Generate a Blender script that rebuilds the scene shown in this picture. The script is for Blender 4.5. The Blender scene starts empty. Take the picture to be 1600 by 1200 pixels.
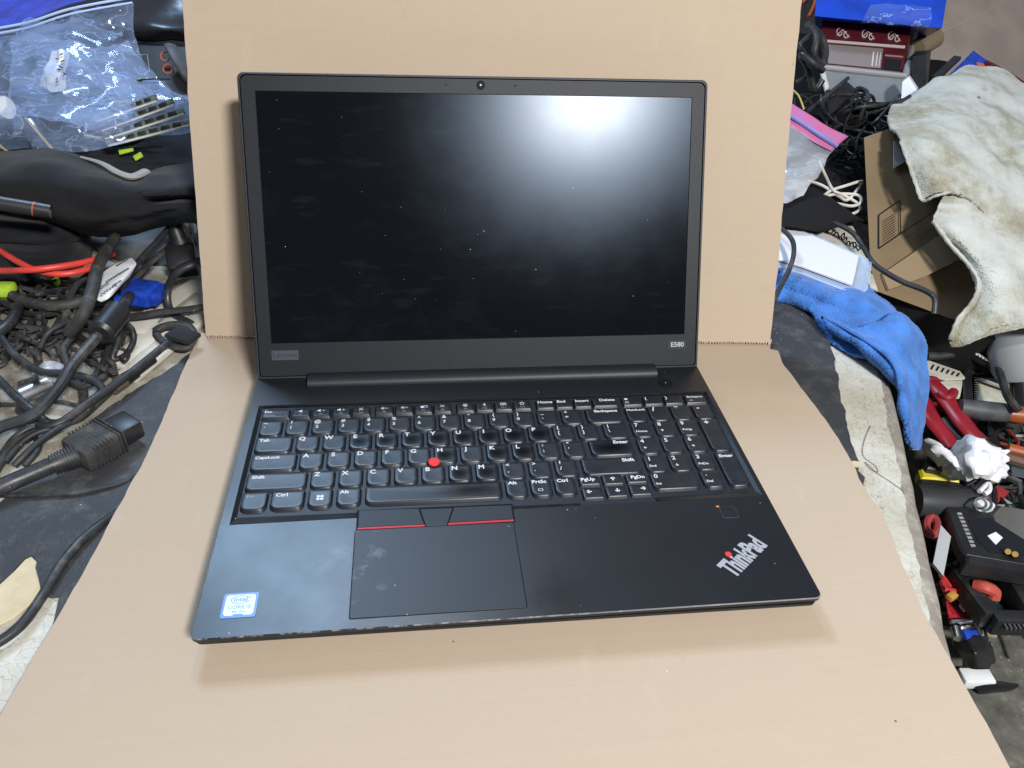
import bpy, bmesh, math, random
from mathutils import Vector, Matrix, noise
random.seed(7)
S = bpy.context.scene
COL = S.collection
PI = math.pi
# ------------------------------------------------------------------ camera
CAM_R = Vector((0.992, -0.115, 0.046)); CAM_D = Vector((-0.030, -0.584, -0.811)); CAM_F = Vector((0.120, 0.804, -0.583))
yaw, pitch, roll, FPX = 0.1481, 0.6223, -0.0566, 1201.5
CAM_P = Vector((-0.0551, -0.2785, 0.3895))
_f = Vector((math.sin(yaw)*math.cos(pitch), math.cos(yaw)*math.cos(pitch), -math.sin(pitch)))
_r = _f.cross(Vector((0, 0, 1))).normalized(); _d = _f.cross(_r)
_c, _s = math.cos(roll), math.sin(roll)
CAM_R = _c*_r + _s*_d; CAM_D = -_s*_r + _c*_d; CAM_F = _f
cam = bpy.data.cameras.new('camera'); camo = bpy.data.objects.new('camera', cam); COL.objects.link(camo)
m3 = Matrix((CAM_R, -CAM_D, -CAM_F)).transposed()
camo.matrix_world = Matrix.Translation(CAM_P) @ m3.to_4x4()
cam.sensor_width = 36; cam.lens = FPX/1600*36; cam.clip_start = 0.01; cam.clip_end = 60
S.camera = camo
# ------------------------------------------------------------------ light
w = bpy.data.worlds.new('World'); S.world = w; w.use_nodes = True
w.node_tree.nodes['Background'].inputs[0].default_value = (0.78, 0.86, 1.0, 1)
w.node_tree.nodes['Background'].inputs[1].default_value = 0.21
def area(name, loc, target, size, power, col, shape='DISK', sy=None):
    l = bpy.data.lights.new(name, 'AREA'); l.energy = power; l.color = col; l.shape = shape; l.size = size
    if sy: l.size_y = sy
    o = bpy.data.objects.new(name, l); COL.objects.link(o); o.location = loc
    o.rotation_euler = (Vector(target)-Vector(loc)).to_track_quat('-Z', 'Y').to_euler()
    return o
area('bench_lamp', (0.50, -1.20, 1.30), (0, .2, .1), .32, 55, (1.0, .98, .955), 'ELLIPSE', .17)
area('ceiling_lamp', (-.52, 1.44, 1.66), (0, .1, 0), .42, 26, (.46, .70, 1.0))
area('ceiling_lamp', (-.10, 1.35, 2.0), (0, .1, 0),   .22, 8, (.88, .94, 1.0))
S.view_settings.view_transform = 'Standard'; S.view_settings.look = 'None'; S.view_settings.exposure = 0.05; S.view_settings.gamma = 1
S.cycles.use_denoising = True
S.cycles.max_bounces = 8; S.cycles.transparent_max_bounces = 12

# ------------------------------------------------------------------ helpers
def ray(px, py): return CAM_R*((px-800)/FPX) + CAM_D*((py-600)/FPX) + CAM_F
def at(px, py, z=0.0):
    d = ray(px, py); return CAM_P + d*((z-CAM_P.z)/d.z)
def pt(px, py, t): return CAM_P + ray(px, py)*t
def dep(px, py, z=0.0): return (z-CAM_P.z)/ray(px, py).z

class MB:
    def __init__(s): s.v = []; s.f = []; s.m = []; s.k = 0
    def add(s, vs, fs, M=None, k=None):
        b = len(s.v)
        for p in vs:
            p = Vector(p); s.v.append(M @ p if M else p)
        for f in fs: s.f.append([b+i for i in f]); s.m.append(s.k if k is None else k)
        return s
    def mesh(s, me, M=None, k=None): return s.add([x.co for x in me.vertices], [list(p.vertices) for p in me.polygons], M, k)
    def box(s, c, d, M=None, k=None, bev=0):
        if bev: return s.mesh(rbox(d, bev), (M or Matrix()) @ Matrix.Translation(c), k)
        x, y, z = d[0]/2, d[1]/2, d[2]/2
        vs = [Vector(c)+Vector((a*x, b*y, e*z)) for e in (-1, 1) for b in (-1, 1) for a in (-1, 1)]
        return s.add(vs, [(0, 2, 3, 1), (4, 5, 7, 6), (0, 1, 5, 4), (2, 6, 7, 3), (0, 4, 6, 2), (1, 3, 7, 5)], M, k)
    def bar(s, p0, p1, wd, ht, k=None, bev=.0015, up=(0, 0, 1)):
        p0, p1 = Vector(p0), Vector(p1); x = (p1-p0); L = x.length; x.normalize()
        y = Vector(up).cross(x).normalized(); z = x.cross(y)
        M = Matrix((x, y, z)).transposed().to_4x4(); M.translation = (p0+p1)/2
        return s.mesh(rbox((L, wd, ht), min(bev, wd*.3, ht*.3)), M, k)
    def tube(s, path, r, n=8, k=None, cap=True, flat=1.0):
        P = [Vector(p) for p in path]; R = r if isinstance(r, (list, tuple)) else [r]*len(P)
        ref = Vector((0.13, 0.21, 1)).normalized(); vs = []; fs = []
        t0 = (P[1]-P[0]).normalized(); a = t0.cross(ref)
        if a.length < .05: a = t0.cross(Vector((1, 0, 0)))
        a.normalize()
        for i, p in enumerate(P):
            t = (P[min(i+1, len(P)-1)]-P[max(i-1, 0)]).normalized()
            a = (a - t*a.dot(t)).normalized(); b = t.cross(a)
            for j in range(n):
                an = 2*PI*j/n; vs.append(p + (a*math.cos(an) + b*math.sin(an)*flat)*R[i])
        for i in range(len(P)-1):
            for j in range(n): fs.append((i*n+j, i*n+(j+1) % n, (i+1)*n+(j+1) % n, (i+1)*n+j))
        if cap: fs.append(tuple(range(n-1, -1, -1))); fs.append(tuple((len(P)-1)*n+j for j in range(n)))
        return s.add(vs, fs, None, k)
    def cyl(s, p0, p1, r0, r1=None, n=20, k=None): return s.tube([p0, p1], [r0, r0 if r1 is None else r1], n, k)
    def prism(s, poly, z0, z1, M=None, k=None, inset=0):
        n = len(poly); c = Vector((sum(p[0] for p in poly)/n, sum(p[1] for p in poly)/n))
        vs = [(p[0], p[1], z0) for p in poly]+[(p[0], p[1], z1-inset) for p in poly]
        fs = [tuple(range(n-1, -1, -1))]+[(i, (i+1) % n, n+(i+1) % n, n+i) for i in range(n)]
        if inset:
            top = []
            for p in poly:
                d = Vector((p[0], p[1]))-c; L = d.length
                q = c + d*(1-inset/L*1.3); top.append((q.x, q.y, z1))
            vs += top
            fs += [(n+i, n+(i+1) % n, 2*n+(i+1) % n, 2*n+i) for i in range(n)]; fs.append(tuple(range(2*n, 3*n)))
        else: fs.append(tuple(range(n, 2*n)))
        return s.add(vs, fs, M, k)
    def hexa(s, q0, q1, k=None):   # two quads, corner to corner
        return s.add(list(q0)+list(q1), [(0, 1, 2, 3), (7, 6, 5, 4), (0, 4, 5, 1), (1, 5, 6, 2), (2, 6, 7, 3), (3, 7, 4, 0)], None, k)
    def build(s, name, mats, parent=None, smooth=35, fix=True):
        me = bpy.data.meshes.new(name); me.from_pydata(s.v, [], s.f)
        for mm in (mats if isinstance(mats, (list, tuple)) else [mats]): me.materials.append(mm)
        for p, k in zip(me.polygons, s.m): p.material_index = k
        if fix:
            bm = bmesh.new(); bm.from_mesh(me); bmesh.ops.recalc_face_normals(bm, faces=bm.faces); bm.to_mesh(me); bm.free()
        if smooth:
            for p in me.polygons: p.use_smooth = True
            me.set_sharp_from_angle(angle=math.radians(smooth))
        o = bpy.data.objects.new(name, me); COL.objects.link(o)
        if parent: o.parent = parent; o.matrix_parent_inverse = parent.matrix_world.inverted()
        return o
_rb = {}
def rbox(d, bev, seg=2):
    key = tuple(round(x, 5) for x in d)+(round(bev, 5),)
    if key in _rb: return _rb[key]
    bm = bmesh.new(); bmesh.ops.create_cube(bm, size=1); bmesh.ops.scale(bm, vec=d, verts=bm.verts)
    bmesh.ops.bevel(bm, geom=list(bm.edges), offset=bev, segments=seg, profile=.5, affect='EDGES')
    me = bpy.data.meshes.new('rounded'); bm.to_mesh(me); bm.free(); _rb[key] = me; return me
def tag(o, label, cat, group=None, kind=None):
    o['label'] = label; o['category'] = cat
    if group: o['group'] = group
    if kind: o['kind'] = kind
    return o
def thing(name, label, cat, loc=(0, 0, 0), group=None):
    o = bpy.data.objects.new(name, None); COL.objects.link(o); o.location = loc; o.empty_display_size = .02
    bpy.context.view_layer.update(); o.matrix_world = Matrix.Translation(loc)
    return tag(o, label, cat, group)
def cr(p0, p1, p2, p3, t):
    return .5*((2*p1)+(p2-p0)*t+(2*p0-5*p1+4*p2-p3)*t*t+(3*p1-p0-3*p2+p3)*t**3)
def spline(P, n=8, closed=False):
    P = [Vector(p) for p in P]; out = []; N = len(P)
    rng = range(N if closed else N-1)
    for i in rng:
        g = (lambda j: P[j % N]) if closed else (lambda j: P[max(0, min(N-1, j))])
        for k in range(n): out.append(cr(g(i-1), g(i), g(i+1), g(i+2), k/n))
    if not closed: out.append(P[-1])
    return out
def rrect(x0, y0, x1, y1, r, n=5):
    rr = r if isinstance(r, (list, tuple)) else (r, r, r, r)   # BL BR TR TL
    out = []
    for (cx, cy, a0, q) in ((x0+rr[0], y0+rr[0], 180, rr[0]), (x1-rr[1], y0+rr[1], 270, rr[1]), (x1-rr[2], y1-rr[2], 0, rr[2]), (x0+rr[3], y1-rr[3], 90, rr[3])):
        for i in range(n+1):
            a = math.radians(a0+90*i/n); out.append((cx+q*math.cos(a), cy+q*math.sin(a)))
    return out
def grid_patch(rows, n=6, amp=0.0, freq=30, seed=0, amp2=0.0, freq2=90):
    R = [spline(r, n) for r in rows]; C_ = len(R[0]); cols = [spline([r[j] for r in R], n) for j in range(C_)]
    H = len(cols[0]); W = C_
    P = [[cols[j][i] for j in range(W)] for i in range(H)]
    vs = []
    for i in range(H):
        for j in range(W):
            a = P[i][min(j+1, W-1)]-P[i][max(j-1, 0)]; b = P[min(i+1, H-1)][j]-P[max(i-1, 0)][j]
            nn = a.cross(b)
            nn = nn.normalized() if nn.length > 1e-12 else Vector((0, 0, 1))
            q = P[i][j]; d = 0
            if amp: d += amp*noise.noise(q*freq+Vector((seed, 0, 0)))
            if amp2: d += amp2*(abs(noise.noise(q*freq2+Vector((0, seed, 0))))-.3)
            vs.append(q+nn*d)
    fs = [(i*W+j, i*W+j+1, (i+1)*W+j+1, (i+1)*W+j) for i in range(H-1) for j in range(W-1)]
    return vs, fs
def patch(name, rows, mat, th=.002, parent=None, smooth=60, facet=False, **kw):
    vs, fs = grid_patch(rows, **kw); mb = MB(); mb.add(vs, fs); o = mb.build(name, mat, parent, smooth=0, fix=False)
    for p in o.data.polygons: p.use_smooth = True
    if facet: o.data.set_sharp_from_angle(angle=math.radians(facet))
    if th:
        md = o.modifiers.new('thickness', 'SOLIDIFY'); md.thickness = th; md.offset = 0
    return o
def poly_at(pp, z): return [tuple(at(x, y, z)[:2]) for x, y in pp]
def slab(mb, pp, z, th, k=None, inset=0): mb.prism(poly_at(pp, z), z-th, z, None, k, inset); return mb
# ---- text
_tx = {}
def text_mesh(s, size=1, bold=0.0, align='CENTER'):
    key = (s, size, bold, align)
    if key in _tx: return _tx[key]
    c = bpy.data.curves.new('text', 'FONT'); c.body = s; c.size = size; c.align_x = align; c.align_y = 'CENTER'; c.offset = bold*size; c.resolution_u = 3
    o = bpy.data.objects.new('text', c); COL.objects.link(o)
    bpy.context.view_layer.update()
    me = bpy.data.meshes.new_from_object(o.evaluated_get(bpy.context.evaluated_depsgraph_get()))
    bpy.data.objects.remove(o); _tx[key] = me; return me
# ------------------------------------------------------------------ materials
def mat(name, col, rough=.5, spec=.5, metal=0, bump=0, bscale=400, var=0, vscale=30, coat=0, sheen=0, trans=0, alpha=1, col2=None, detail=4):
    m = bpy.data.materials.new(name); m.use_nodes = True; nt = m.node_tree; b = nt.nodes['Principled BSDF']; N = nt.nodes.new; L = nt.links.new
    b.inputs['Base Color'].default_value = (*col, 1); b.inputs['Roughness'].default_value = rough
    b.inputs['Specular IOR Level'].default_value = spec; b.inputs['Metallic'].default_value = metal
    b.inputs['Coat Weight'].default_value = coat; b.inputs['Sheen Weight'].default_value = sheen
    b.inputs['Transmission Weight'].default_value = trans; b.inputs['Alpha'].default_value = alpha
    tc = N('ShaderNodeTexCoord')
    if var or col2:
        n = N('ShaderNodeTexNoise'); n.inputs['Scale'].default_value = vscale; n.inputs['Detail'].default_value = detail; L(tc.outputs['Object'], n.inputs['Vector'])
        cr_ = N('ShaderNodeValToRGB'); cr_.color_ramp.elements[0].position = .35; cr_.color_ramp.elements[1].position = .65
        c2 = col2 or tuple(min(1, x*(1+var)) for x in col); c1 = col if col2 else tuple(x*(1-var) for x in col)
        cr_.color_ramp.elements[0].color = (*c1, 1); cr_.color_ramp.elements[1].color = (*c2, 1)
        L(n.outputs['Fac'], cr_.inputs['Fac']); L(cr_.outputs['Color'], b.inputs['Base Color'])
    if bump:
        n2 = N('ShaderNodeTexNoise'); n2.inputs['Scale'].default_value = bscale; n2.inputs['Detail'].default_value = 3; L(tc.outputs['Object'], n2.inputs['Vector'])
        bp = N('ShaderNodeBump'); bp.inputs['Strength'].default_value = bump; bp.inputs['Distance'].default_value = .001; L(n2.outputs['Fac'], bp.inputs['Height']); L(bp.outputs['Normal'], b.inputs['Normal'])
    return m
class NT:   # small node helper on an existing material
    def __init__(s, m): s.t = m.node_tree; s.b = s.t.nodes['Principled BSDF']; s.tc = s.t.nodes.new('ShaderNodeTexCoord')
    def n(s, ty, **kw):
        x = s.t.nodes.new(ty)
        for k, v in kw.items():
            if k in x.inputs.keys(): x.inputs[k].default_value = v
            else: setattr(x, k, v)
        return x
    def l(s, a, b): s.t.links.new(a, b)
    def noise(s, scale, detail=4, rough=.5, vec=None, mapping=None):
        v = vec or s.tc.outputs['Object']
        if mapping:
            mp = s.n('ShaderNodeMapping'); mp.inputs['Scale'].default_value = mapping; s.l(v, mp.inputs['Vector']); v = mp.outputs['Vector']
        x = s.n('ShaderNodeTexNoise'); x.inputs['Scale'].default_value = scale; x.inputs['Detail'].default_value = detail; x.inputs['Roughness'].default_value = rough; s.l(v, x.inputs['Vector']); return x.outputs['Fac']
    def ramp(s, fac, stops):
        r = s.n('ShaderNodeValToRGB'); e = r.color_ramp.elements
        while len(e) < len(stops): e.new(.5)
        for i, (p, c) in enumerate(stops): e[i].position = p; e[i].color = (*c, 1) if len(c) == 3 else c
        s.l(fac, r.inputs['Fac']); return r.outputs['Color']
    def mix(s, fac, a, b, mode='MIX'):
        x = s.n('ShaderNodeMix', data_type='RGBA', blend_type=mode)
        for sock, v in ((x.inputs[0], fac), (x.inputs[6], a), (x.inputs[7], b)):
            if hasattr(v, 'is_output'): s.l(v, sock)
            else: sock.default_value = v if isinstance(v, float) else (*v, 1)
        return x.outputs[2]
    def math(s, op, a, b=0.0):
        x = s.n('ShaderNodeMath', operation=op)
        for i, v in enumerate((a, b)):
            if hasattr(v, 'is_output'): s.l(v, x.inputs[i])
            else: x.inputs[i].default_value = v
        return x.outputs[0]
    def dots(s, scale, r, amount, vec=None):   # small separate specks: fac 0/1
        v = s.n('ShaderNodeTexVoronoi'); v.inputs['Scale'].default_value = scale; s.l(vec or s.tc.outputs['Object'], v.inputs['Vector'])
        sp = s.n('ShaderNodeSeparateColor'); s.l(v.outputs['Color'], sp.inputs['Color'])
        a = s.math('LESS_THAN', v.outputs['Distance'], r); b = s.math('LESS_THAN', sp.outputs[0], amount)
        return s.math('MULTIPLY', a, b)
    def bump(s, h, st, dist=.001):
        x = s.n('ShaderNodeBump'); x.inputs['Strength'].default_value = st; x.inputs['Distance'].default_value = dist; s.l(h, x.inputs['Height']); s.l(x.outputs['Normal'], s.b.inputs['Normal'])

def cardboard_mat():
    m = mat('cardboard', (.5, .37, .27), .88, .25); t = NT(m)
    st = t.noise(1, 2, mapping=(4, 190, 190)); big = t.noise(7, 3); fine = t.noise(900, 2)
    fl = t.noise(120, 6, .7)
    c = t.ramp(st, [(.3, (.424, .341, .258)), (.7, (.435, .350, .267))])
    c = t.mix(t.math('MULTIPLY', big, .35), c, (.398, .316, .234))
    c = t.mix(t.math('MULTIPLY', fl, .22), c, (.51, .412, .318))
    scf = t.ramp(t.noise(30, 8, .74), [(.57, (0, 0, 0)), (.66, (1, 1, 1))])
    c = t.mix(t.math('MULTIPLY', scf, .16), c, (.36, .275, .20))
    lt_ = t.ramp(t.noise(18, 7, .7, mapping=(2.2, .8, .8)), [(.60, (0, 0, 0)), (.68, (1, 1, 1))])
    c = t.mix(t.math('MULTIPLY', lt_, .10), c, (.60, .50, .40))
    c = t.mix(t.math('MULTIPLY', fine, .16), c, (.30, .22, .15))
    c = t.mix(t.dots(45, .035, .22), c, (.16, .11, .08))
    c = t.mix(t.dots(110, .045, .06), c, (.66, .58, .5))
    t.l(c, t.b.inputs['Base Color'])
    t.bump(t.math('ADD', t.math('MULTIPLY', st, .45), t.math('ADD', t.math('MULTIPLY', fine, .8), t.math('MULTIPLY', t.noise(9, 3), 5.0))), .20)
    return m
CARD = cardboard_mat()
CARD_EDGE = mat('cardboard_edge', (.33, .21, .13), .9, .2, var=.3, vscale=300)
def deck_mat():
    m = mat('deck_plastic', (.014, .017, .024), .42, .5); t = NT(m)
    sm = t.noise(14, 5, .6); fine = t.noise(1500, 2)
    blot = t.ramp(t.noise(38, 6, .65), [(.50, (0, 0, 0)), (.72, (1, 1, 1))])
    # greasy palm stain beside the touchpad, its own patch of wear
    def blob(c, r, soft):
        g = t.n('ShaderNodeVectorMath', operation='DISTANCE'); t.l(t.tc.outputs['Object'], g.inputs[0]); g.inputs[1].default_value = c
        mr = t.n('ShaderNodeMapRange'); mr.inputs[1].default_value = r+soft; mr.inputs[2].default_value = r*.2; t.l(g.outputs['Value'], mr.inputs[0]); return mr.outputs[0]
    b1 = t.math('MULTIPLY', t.math('ADD', blob((-.114, .064, .0205), .012, .018), t.math('MULTIPLY', blob((-.118, .030, .0205), .02, .03), .35)), t.math('ADD', t.math('MULTIPLY', blot, .8), .25))
    c = t.mix(t.math('MULTIPLY', b1, .5), (.0085, .0095, .0125), (.14, .18, .26))
    c = t.mix(t.dots(170, .06, .12), c, (.45, .48, .5))
    t.l(c, t.b.inputs['Base Color'])
    gs = t.math('MULTIPLY', blob((.022, .014, .0205), .012, .014), t.math('ADD', t.math('MULTIPLY', blot, .5), .5))
    t.l(t.math('SUBTRACT', t.math('ADD', t.math('MULTIPLY', sm, .16), .27), t.math('MULTIPLY', gs, .16)), t.b.inputs['Roughness'])
    t.bump(fine, .05); return m
DECK = deck_mat()
PLASTIC = mat('lid_plastic', (.0095, .0115, .016), .5, .45, bump=.15, bscale=1400)
RIM = mat('rubber_rim', (.014, .018, .024), .55, .4, bump=.2, bscale=900)
BEZEL = mat('bezel_plastic', (.0065, .0090, .0125), .5, .26, bump=.15, bscale=1600)
BLACKGAP = mat('black_gap', (.003, .003, .004), .7, .2)
BED = mat('keyboard_bed', (.0085, .011, .017), .5, .45, bump=.1, bscale=1400)
KEYM = mat('key_plastic', (.010, .012, .017), .38, .5, bump=.10, bscale=1500, var=.25, vscale=60)
def worn_key(name, off, sx):
    m = mat(name, (.011, .012, .016), .42, .5); t = NT(m)
    g = t.n('ShaderNodeVectorMath', operation='LENGTH'); mp_ = t.n('ShaderNodeMapping'); mp_.inputs['Location'].default_value = off; mp_.inputs['Scale'].default_value = (sx, 1.1, 0); t.l(t.tc.outputs['Object'], mp_.inputs['Vector']); t.l(mp_.outputs['Vector'], g.inputs[0])
    mr = t.n('ShaderNodeMapRange'); mr.interpolation_type = 'SMOOTHSTEP'; mr.inputs[1].default_value = .0015; mr.inputs[2].default_value = .0145; t.l(t.math('ADD', g.outputs['Value'], t.math('MULTIPLY', t.noise(120, 3), .003)), mr.inputs[0])
    t.l(t.mix(mr.outputs[0], (.0025, .0025, .003), (.010, .012, .017)), t.b.inputs['Base Color'])
    t.l(t.math('ADD', t.math('MULTIPLY', mr.outputs[0], .20), .20), t.b.inputs['Roughness'])
    return m
KEYSHINE = worn_key('worn_key_plastic', (0, 0, 0), 1); KEYWIDE = worn_key('worn_wide_key', (.0, 0, 0), .5); KEYSPACE = worn_key('worn_space_bar', (-.008, -.001, 0), .32)
LEG = mat('legend_white', (.56, .58, .61), .6, .3)
LEGDIM = mat('legend_blue_grey', (.20, .24, .32), .6, .3)
RED = mat('signal_red', (.62, .035, .035), .6, .3)
REDLINE = mat('red_stripe', (.42, .02, .03), .5, .4)
def screen_mat():
    m = mat('display_glass', (.004, .0045, .006), .3, 0); t = NT(m); b = t.b; b.inputs['Specular IOR Level'].default_value = 0; b.inputs['Roughness'].default_value = .8
    sm = t.noise(16, 6, .65); st = t.noise(22, 5, .7, mapping=(1, 3, .6))
    smear = t.ramp(st, [(.52, (0, 0, 0)), (.8, (1, 1, 1))])
    c = t.mix(t.math('MULTIPLY', smear, .35), (.0035, .004, .0055), (.012, .016, .022))
    mpp = t.n('ShaderNodeMapping'); mpp.inputs['Rotation'].default_value = (0, .6, 0); mpp.inputs['Scale'].default_value = (1, 1, 5); t.l(t.tc.outputs['Object'], mpp.inputs['Vector'])
    wipe = t.ramp(t.noise(30, 5, .6, vec=mpp.outputs['Vector']), [(.58, (0, 0, 0)), (.72, (1, 1, 1))])
    c = t.mix(t.math('MULTIPLY', wipe, .3), c, (.014, .018, .024))
    c = t.mix(t.dots(95, .028, .14), c, (.6, .6, .58)); c = t.mix(t.dots(230, .05, .07), c, (.30, .30, .30))
    t.l(c, b.inputs['Base Color'])
    def gl(r0, amt, col):   # anti-glare coating: a broad and a narrow lobe
        g = t.n('ShaderNodeBsdfAnisotropic', distribution='BECKMANN'); g.inputs['Color'].default_value = (*col, 1); t.l(t.math('ADD', t.math('MULTIPLY', sm, amt), r0), g.inputs['Roughness']); return g.outputs[0]
    a1 = t.n('ShaderNodeMixShader'); fr = t.n('ShaderNodeFresnel'); fr.inputs[0].default_value = 1.28
    g1, g2 = gl(.235, .06, (.62, .78, 1.0)), gl(.15, .05, (1, .98, .95))
    mx = t.n('ShaderNodeMixShader'); mx.inputs[0].default_value = .16; t.l(g1, mx.inputs[1]); t.l(g2, mx.inputs[2])
    t.l(fr.outputs[0], a1.inputs[0]); t.l(b.outputs[0], a1.inputs[1]); t.l(mx.outputs[0], a1.inputs[2])
    out = [n for n in t.t.nodes if n.type == 'OUTPUT_MATERIAL'][0]; t.l(a1.outputs[0], out.inputs[0])
    return m
SCREEN = screen_mat()
GLASS = mat('lens_glass', (.01, .01, .015), .08, .6)
SILVER = mat('silver_print', (.62, .64, .68), .35, .5, metal=.6)
BADGE = mat('badge_grey', (.055, .065, .085), .4, .5, metal=.3)
STK_BLUE = mat('sticker_blue', (.05, .15, .50), .35, .5)
STK_WHITE = mat('sticker_silver', (.50, .56, .66), .35, .5, var=.08, vscale=60)
STK_INK = mat('sticker_ink', (.16, .30, .58), .5, .3)

# ================================================================== SETTING
ZM = -.0048   # mat top
ZB = -.0075   # bench top
ZF = -.25     # floor
def floor_mat():
    m = mat('concrete', (.12, .12, .10), .85, .3); t = NT(m)
    c = t.ramp(t.noise(40, 8, .7), [(.3, (.05, .05, .043)), (.55, (.12, .118, .10)), (.75, (.24, .235, .21))])
    c = t.mix(t.dots(160, .12, .25), c, (.34, .33, .29)); t.l(c, t.b.inputs['Base Color']); t.bump(t.noise(180, 6), .6); return m
mb = MB(); mb.add([(-3, -2, ZF), (3, -2, ZF), (3, 4, ZF), (-3, 4, ZF)], [(0, 1, 2, 3)])
o = mb.build('floor', floor_mat(), smooth=0); o['kind'] = 'structure'
# workbench -----------------------------------------------------------
def bench_mat(edge=False):
    m = mat('worn_paint', (.5, .47, .38), .45, .5); t = NT(m)
    v = t.n('ShaderNodeTexVoronoi', feature='DISTANCE_TO_EDGE'); v.inputs['Scale'].default_value = 75
    nz = t.n('ShaderNodeTexNoise'); nz.inputs['Scale'].default_value = 30; t.l(t.tc.outputs['Object'], nz.inputs['Vector'])
    vm = t.n('ShaderNodeMix', data_type='VECTOR'); vm.inputs[0].default_value = .12; t.l(t.tc.outputs['Object'], vm.inputs[4]); t.l(nz.outputs['Color'], vm.inputs[5]); t.l(vm.outputs[1], v.inputs['Vector'])
    crack = t.ramp(v.outputs['Distance'], [(.0, (1, 1, 1)), (.035, (0, 0, 0))])
    c = t.ramp(t.noise(16, 7, .7), [(.3, (.36, .33, .25)), (.5, (.48, .46, .39)), (.7, (.60, .59, .54))])
    c = t.mix(t.math('MULTIPLY', crack, t.noise(25, 3)), c, (.16, .12, .08))
    c = t.mix(t.ramp(t.noise(90, 6, .75), [(.60, (0, 0, 0)), (.72, (1, 1, 1))]), c, (.20, .17, .12))
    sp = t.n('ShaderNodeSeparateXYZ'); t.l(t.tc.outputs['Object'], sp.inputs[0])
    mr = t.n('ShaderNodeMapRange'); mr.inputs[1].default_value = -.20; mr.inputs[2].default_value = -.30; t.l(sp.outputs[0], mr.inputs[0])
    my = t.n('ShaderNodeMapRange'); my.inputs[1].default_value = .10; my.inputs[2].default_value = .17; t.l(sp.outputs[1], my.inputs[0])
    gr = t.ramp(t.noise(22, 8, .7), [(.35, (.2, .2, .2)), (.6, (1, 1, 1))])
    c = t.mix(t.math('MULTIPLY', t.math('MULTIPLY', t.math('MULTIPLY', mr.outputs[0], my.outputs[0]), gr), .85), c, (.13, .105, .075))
    if edge:
        wv = t.ramp(t.noise(42, 8, .72), [(.33, (.35,)*3), (.52, (1,)*3)]); c = t.mix(wv, c, (.225, .195, .165)); c = t.mix(t.ramp(t.noise(150, 5, .7), [(.55, (0, 0, 0)), (.68, (.7,)*3)]), c, (.42, .39, .36))
    t.l(c, t.b.inputs['Base Color']); t.bump(v.outputs['Distance'], .3); return m
BENCH = bench_mat()
BWOOD = bench_mat(True)
bench = thing('workbench', 'worn cream painted workbench with cracked paint under the black mat', 'workbench', (0, .3, ZF))
eA = at(1398, 600, ZB); eB = at(1502, 1050, ZB); ed = (eB-eA).normalized()
e0 = eA-ed*.55; e1 = eB+ed*.30
prof = []   # rounded edge profile (offset to the right, z)
en = Vector((-ed.y, ed.x, 0))
if en.x < 0: en = -en
rr_ = .012
mb = MB(); seg = []
for i in range(60):
    p = e0.lerp(e1, i/59); j = .0014*noise.noise(p*40)
    row = [p-en*.0165]
    for k in range(7):
        a = PI/2*k/6; row.append(p+en*(-rr_+rr_*math.sin(a)+j)+Vector((0, 0, -rr_+rr_*math.cos(a))))
    row.append(p+en*j+Vector((0, 0, -.045)))
    seg.append(row)
vs = [q for r in seg for q in r]; W_ = 9
mb.add(vs, [(i*W_+j, i*W_+j+1, (i+1)*W_+j+1, (i+1)*W_+j) for i in range(59) for j in range(W_-1)])
mb.build('edge_moulding', [BWOOD], bench, smooth=60)
mb = MB(); vs = []
for i in range(260):
    p = e0.lerp(e1, i/259); j = .0035*noise.noise(p*45)+.0016*noise.noise(p*230)
    vs += [p-en*.030+Vector((0, 0, .0001)), p-en*(.0130+j)+Vector((0, 0, .0001))]
mb.add(vs, [(2*i, 2*i+1, 2*i+3, 2*i+2) for i in range(259)]); mb.build('paint_edge', BENCH, bench, smooth=0)
q0 = e0-en*.0165; q1 = e1-en*.0165
mb = MB(); mb.add([(-1.4, -.6, ZB), (q1.x, -.6, ZB), q1, q0, (q0.x, 1.5, ZB), (-1.4, 1.5, ZB)], [(0, 1, 2, 3, 4, 5)])
mb.build('bench_top', BENCH, bench, smooth=0)
mb = MB(); mb.box((-.35, .3, ZB-.30), (.9, 1.2, .5)); mb.build('cabinet', BWOOD, bench)
# black mat ------------------------------------------------------------
MATM = mat('rubber_mat', (.022, .024, .028), .6, .4, bump=.3, bscale=500); t = NT(MATM)
c = t.ramp(t.noise(9, 6, .6), [(.3, (.026, .028, .032)), (.6, (.042, .044, .049)), (.8, (.10, .097, .09))]); c = t.mix(t.ramp(t.noise(55, 7, .75), [(.5, (0, 0, 0)), (.72, (.7,)*3)]), c, (.12, .115, .105))
c = t.mix(t.dots(120, .07, .2), c, (.35, .34, .30)); t.l(c, t.b.inputs['Base Color'])
mp = [(1195, 470), (1250, 472), (1283, 477), (1287, 500), (1299, 520), (1298, 540), (1303, 560), (1309, 585), (1310, 605), (1316, 628), (1322, 648), (1326, 668), (1331, 690), (1338, 712), (1344, 725), (1341, 735), (1349, 745), (1351, 765), (1358, 785), (1372, 822), (1385, 860), (1150, 1000),
      (600, 1100), (60, 1075), (93, 930), (80, 932), (66, 928), (62, 915), (57, 900), (55, 885), (58, 876), (50, 868), (40, 872), (20, 895), (-20, 925), (-300, 1000), (-150, 840), (0, 785), (20, 768), (60, 740), (100, 700), (150, 650), (205, 612), (260, 580), (305, 545), (330, 500), (700, 470)]
pp = poly_at(mp, ZM); dn = []
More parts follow.
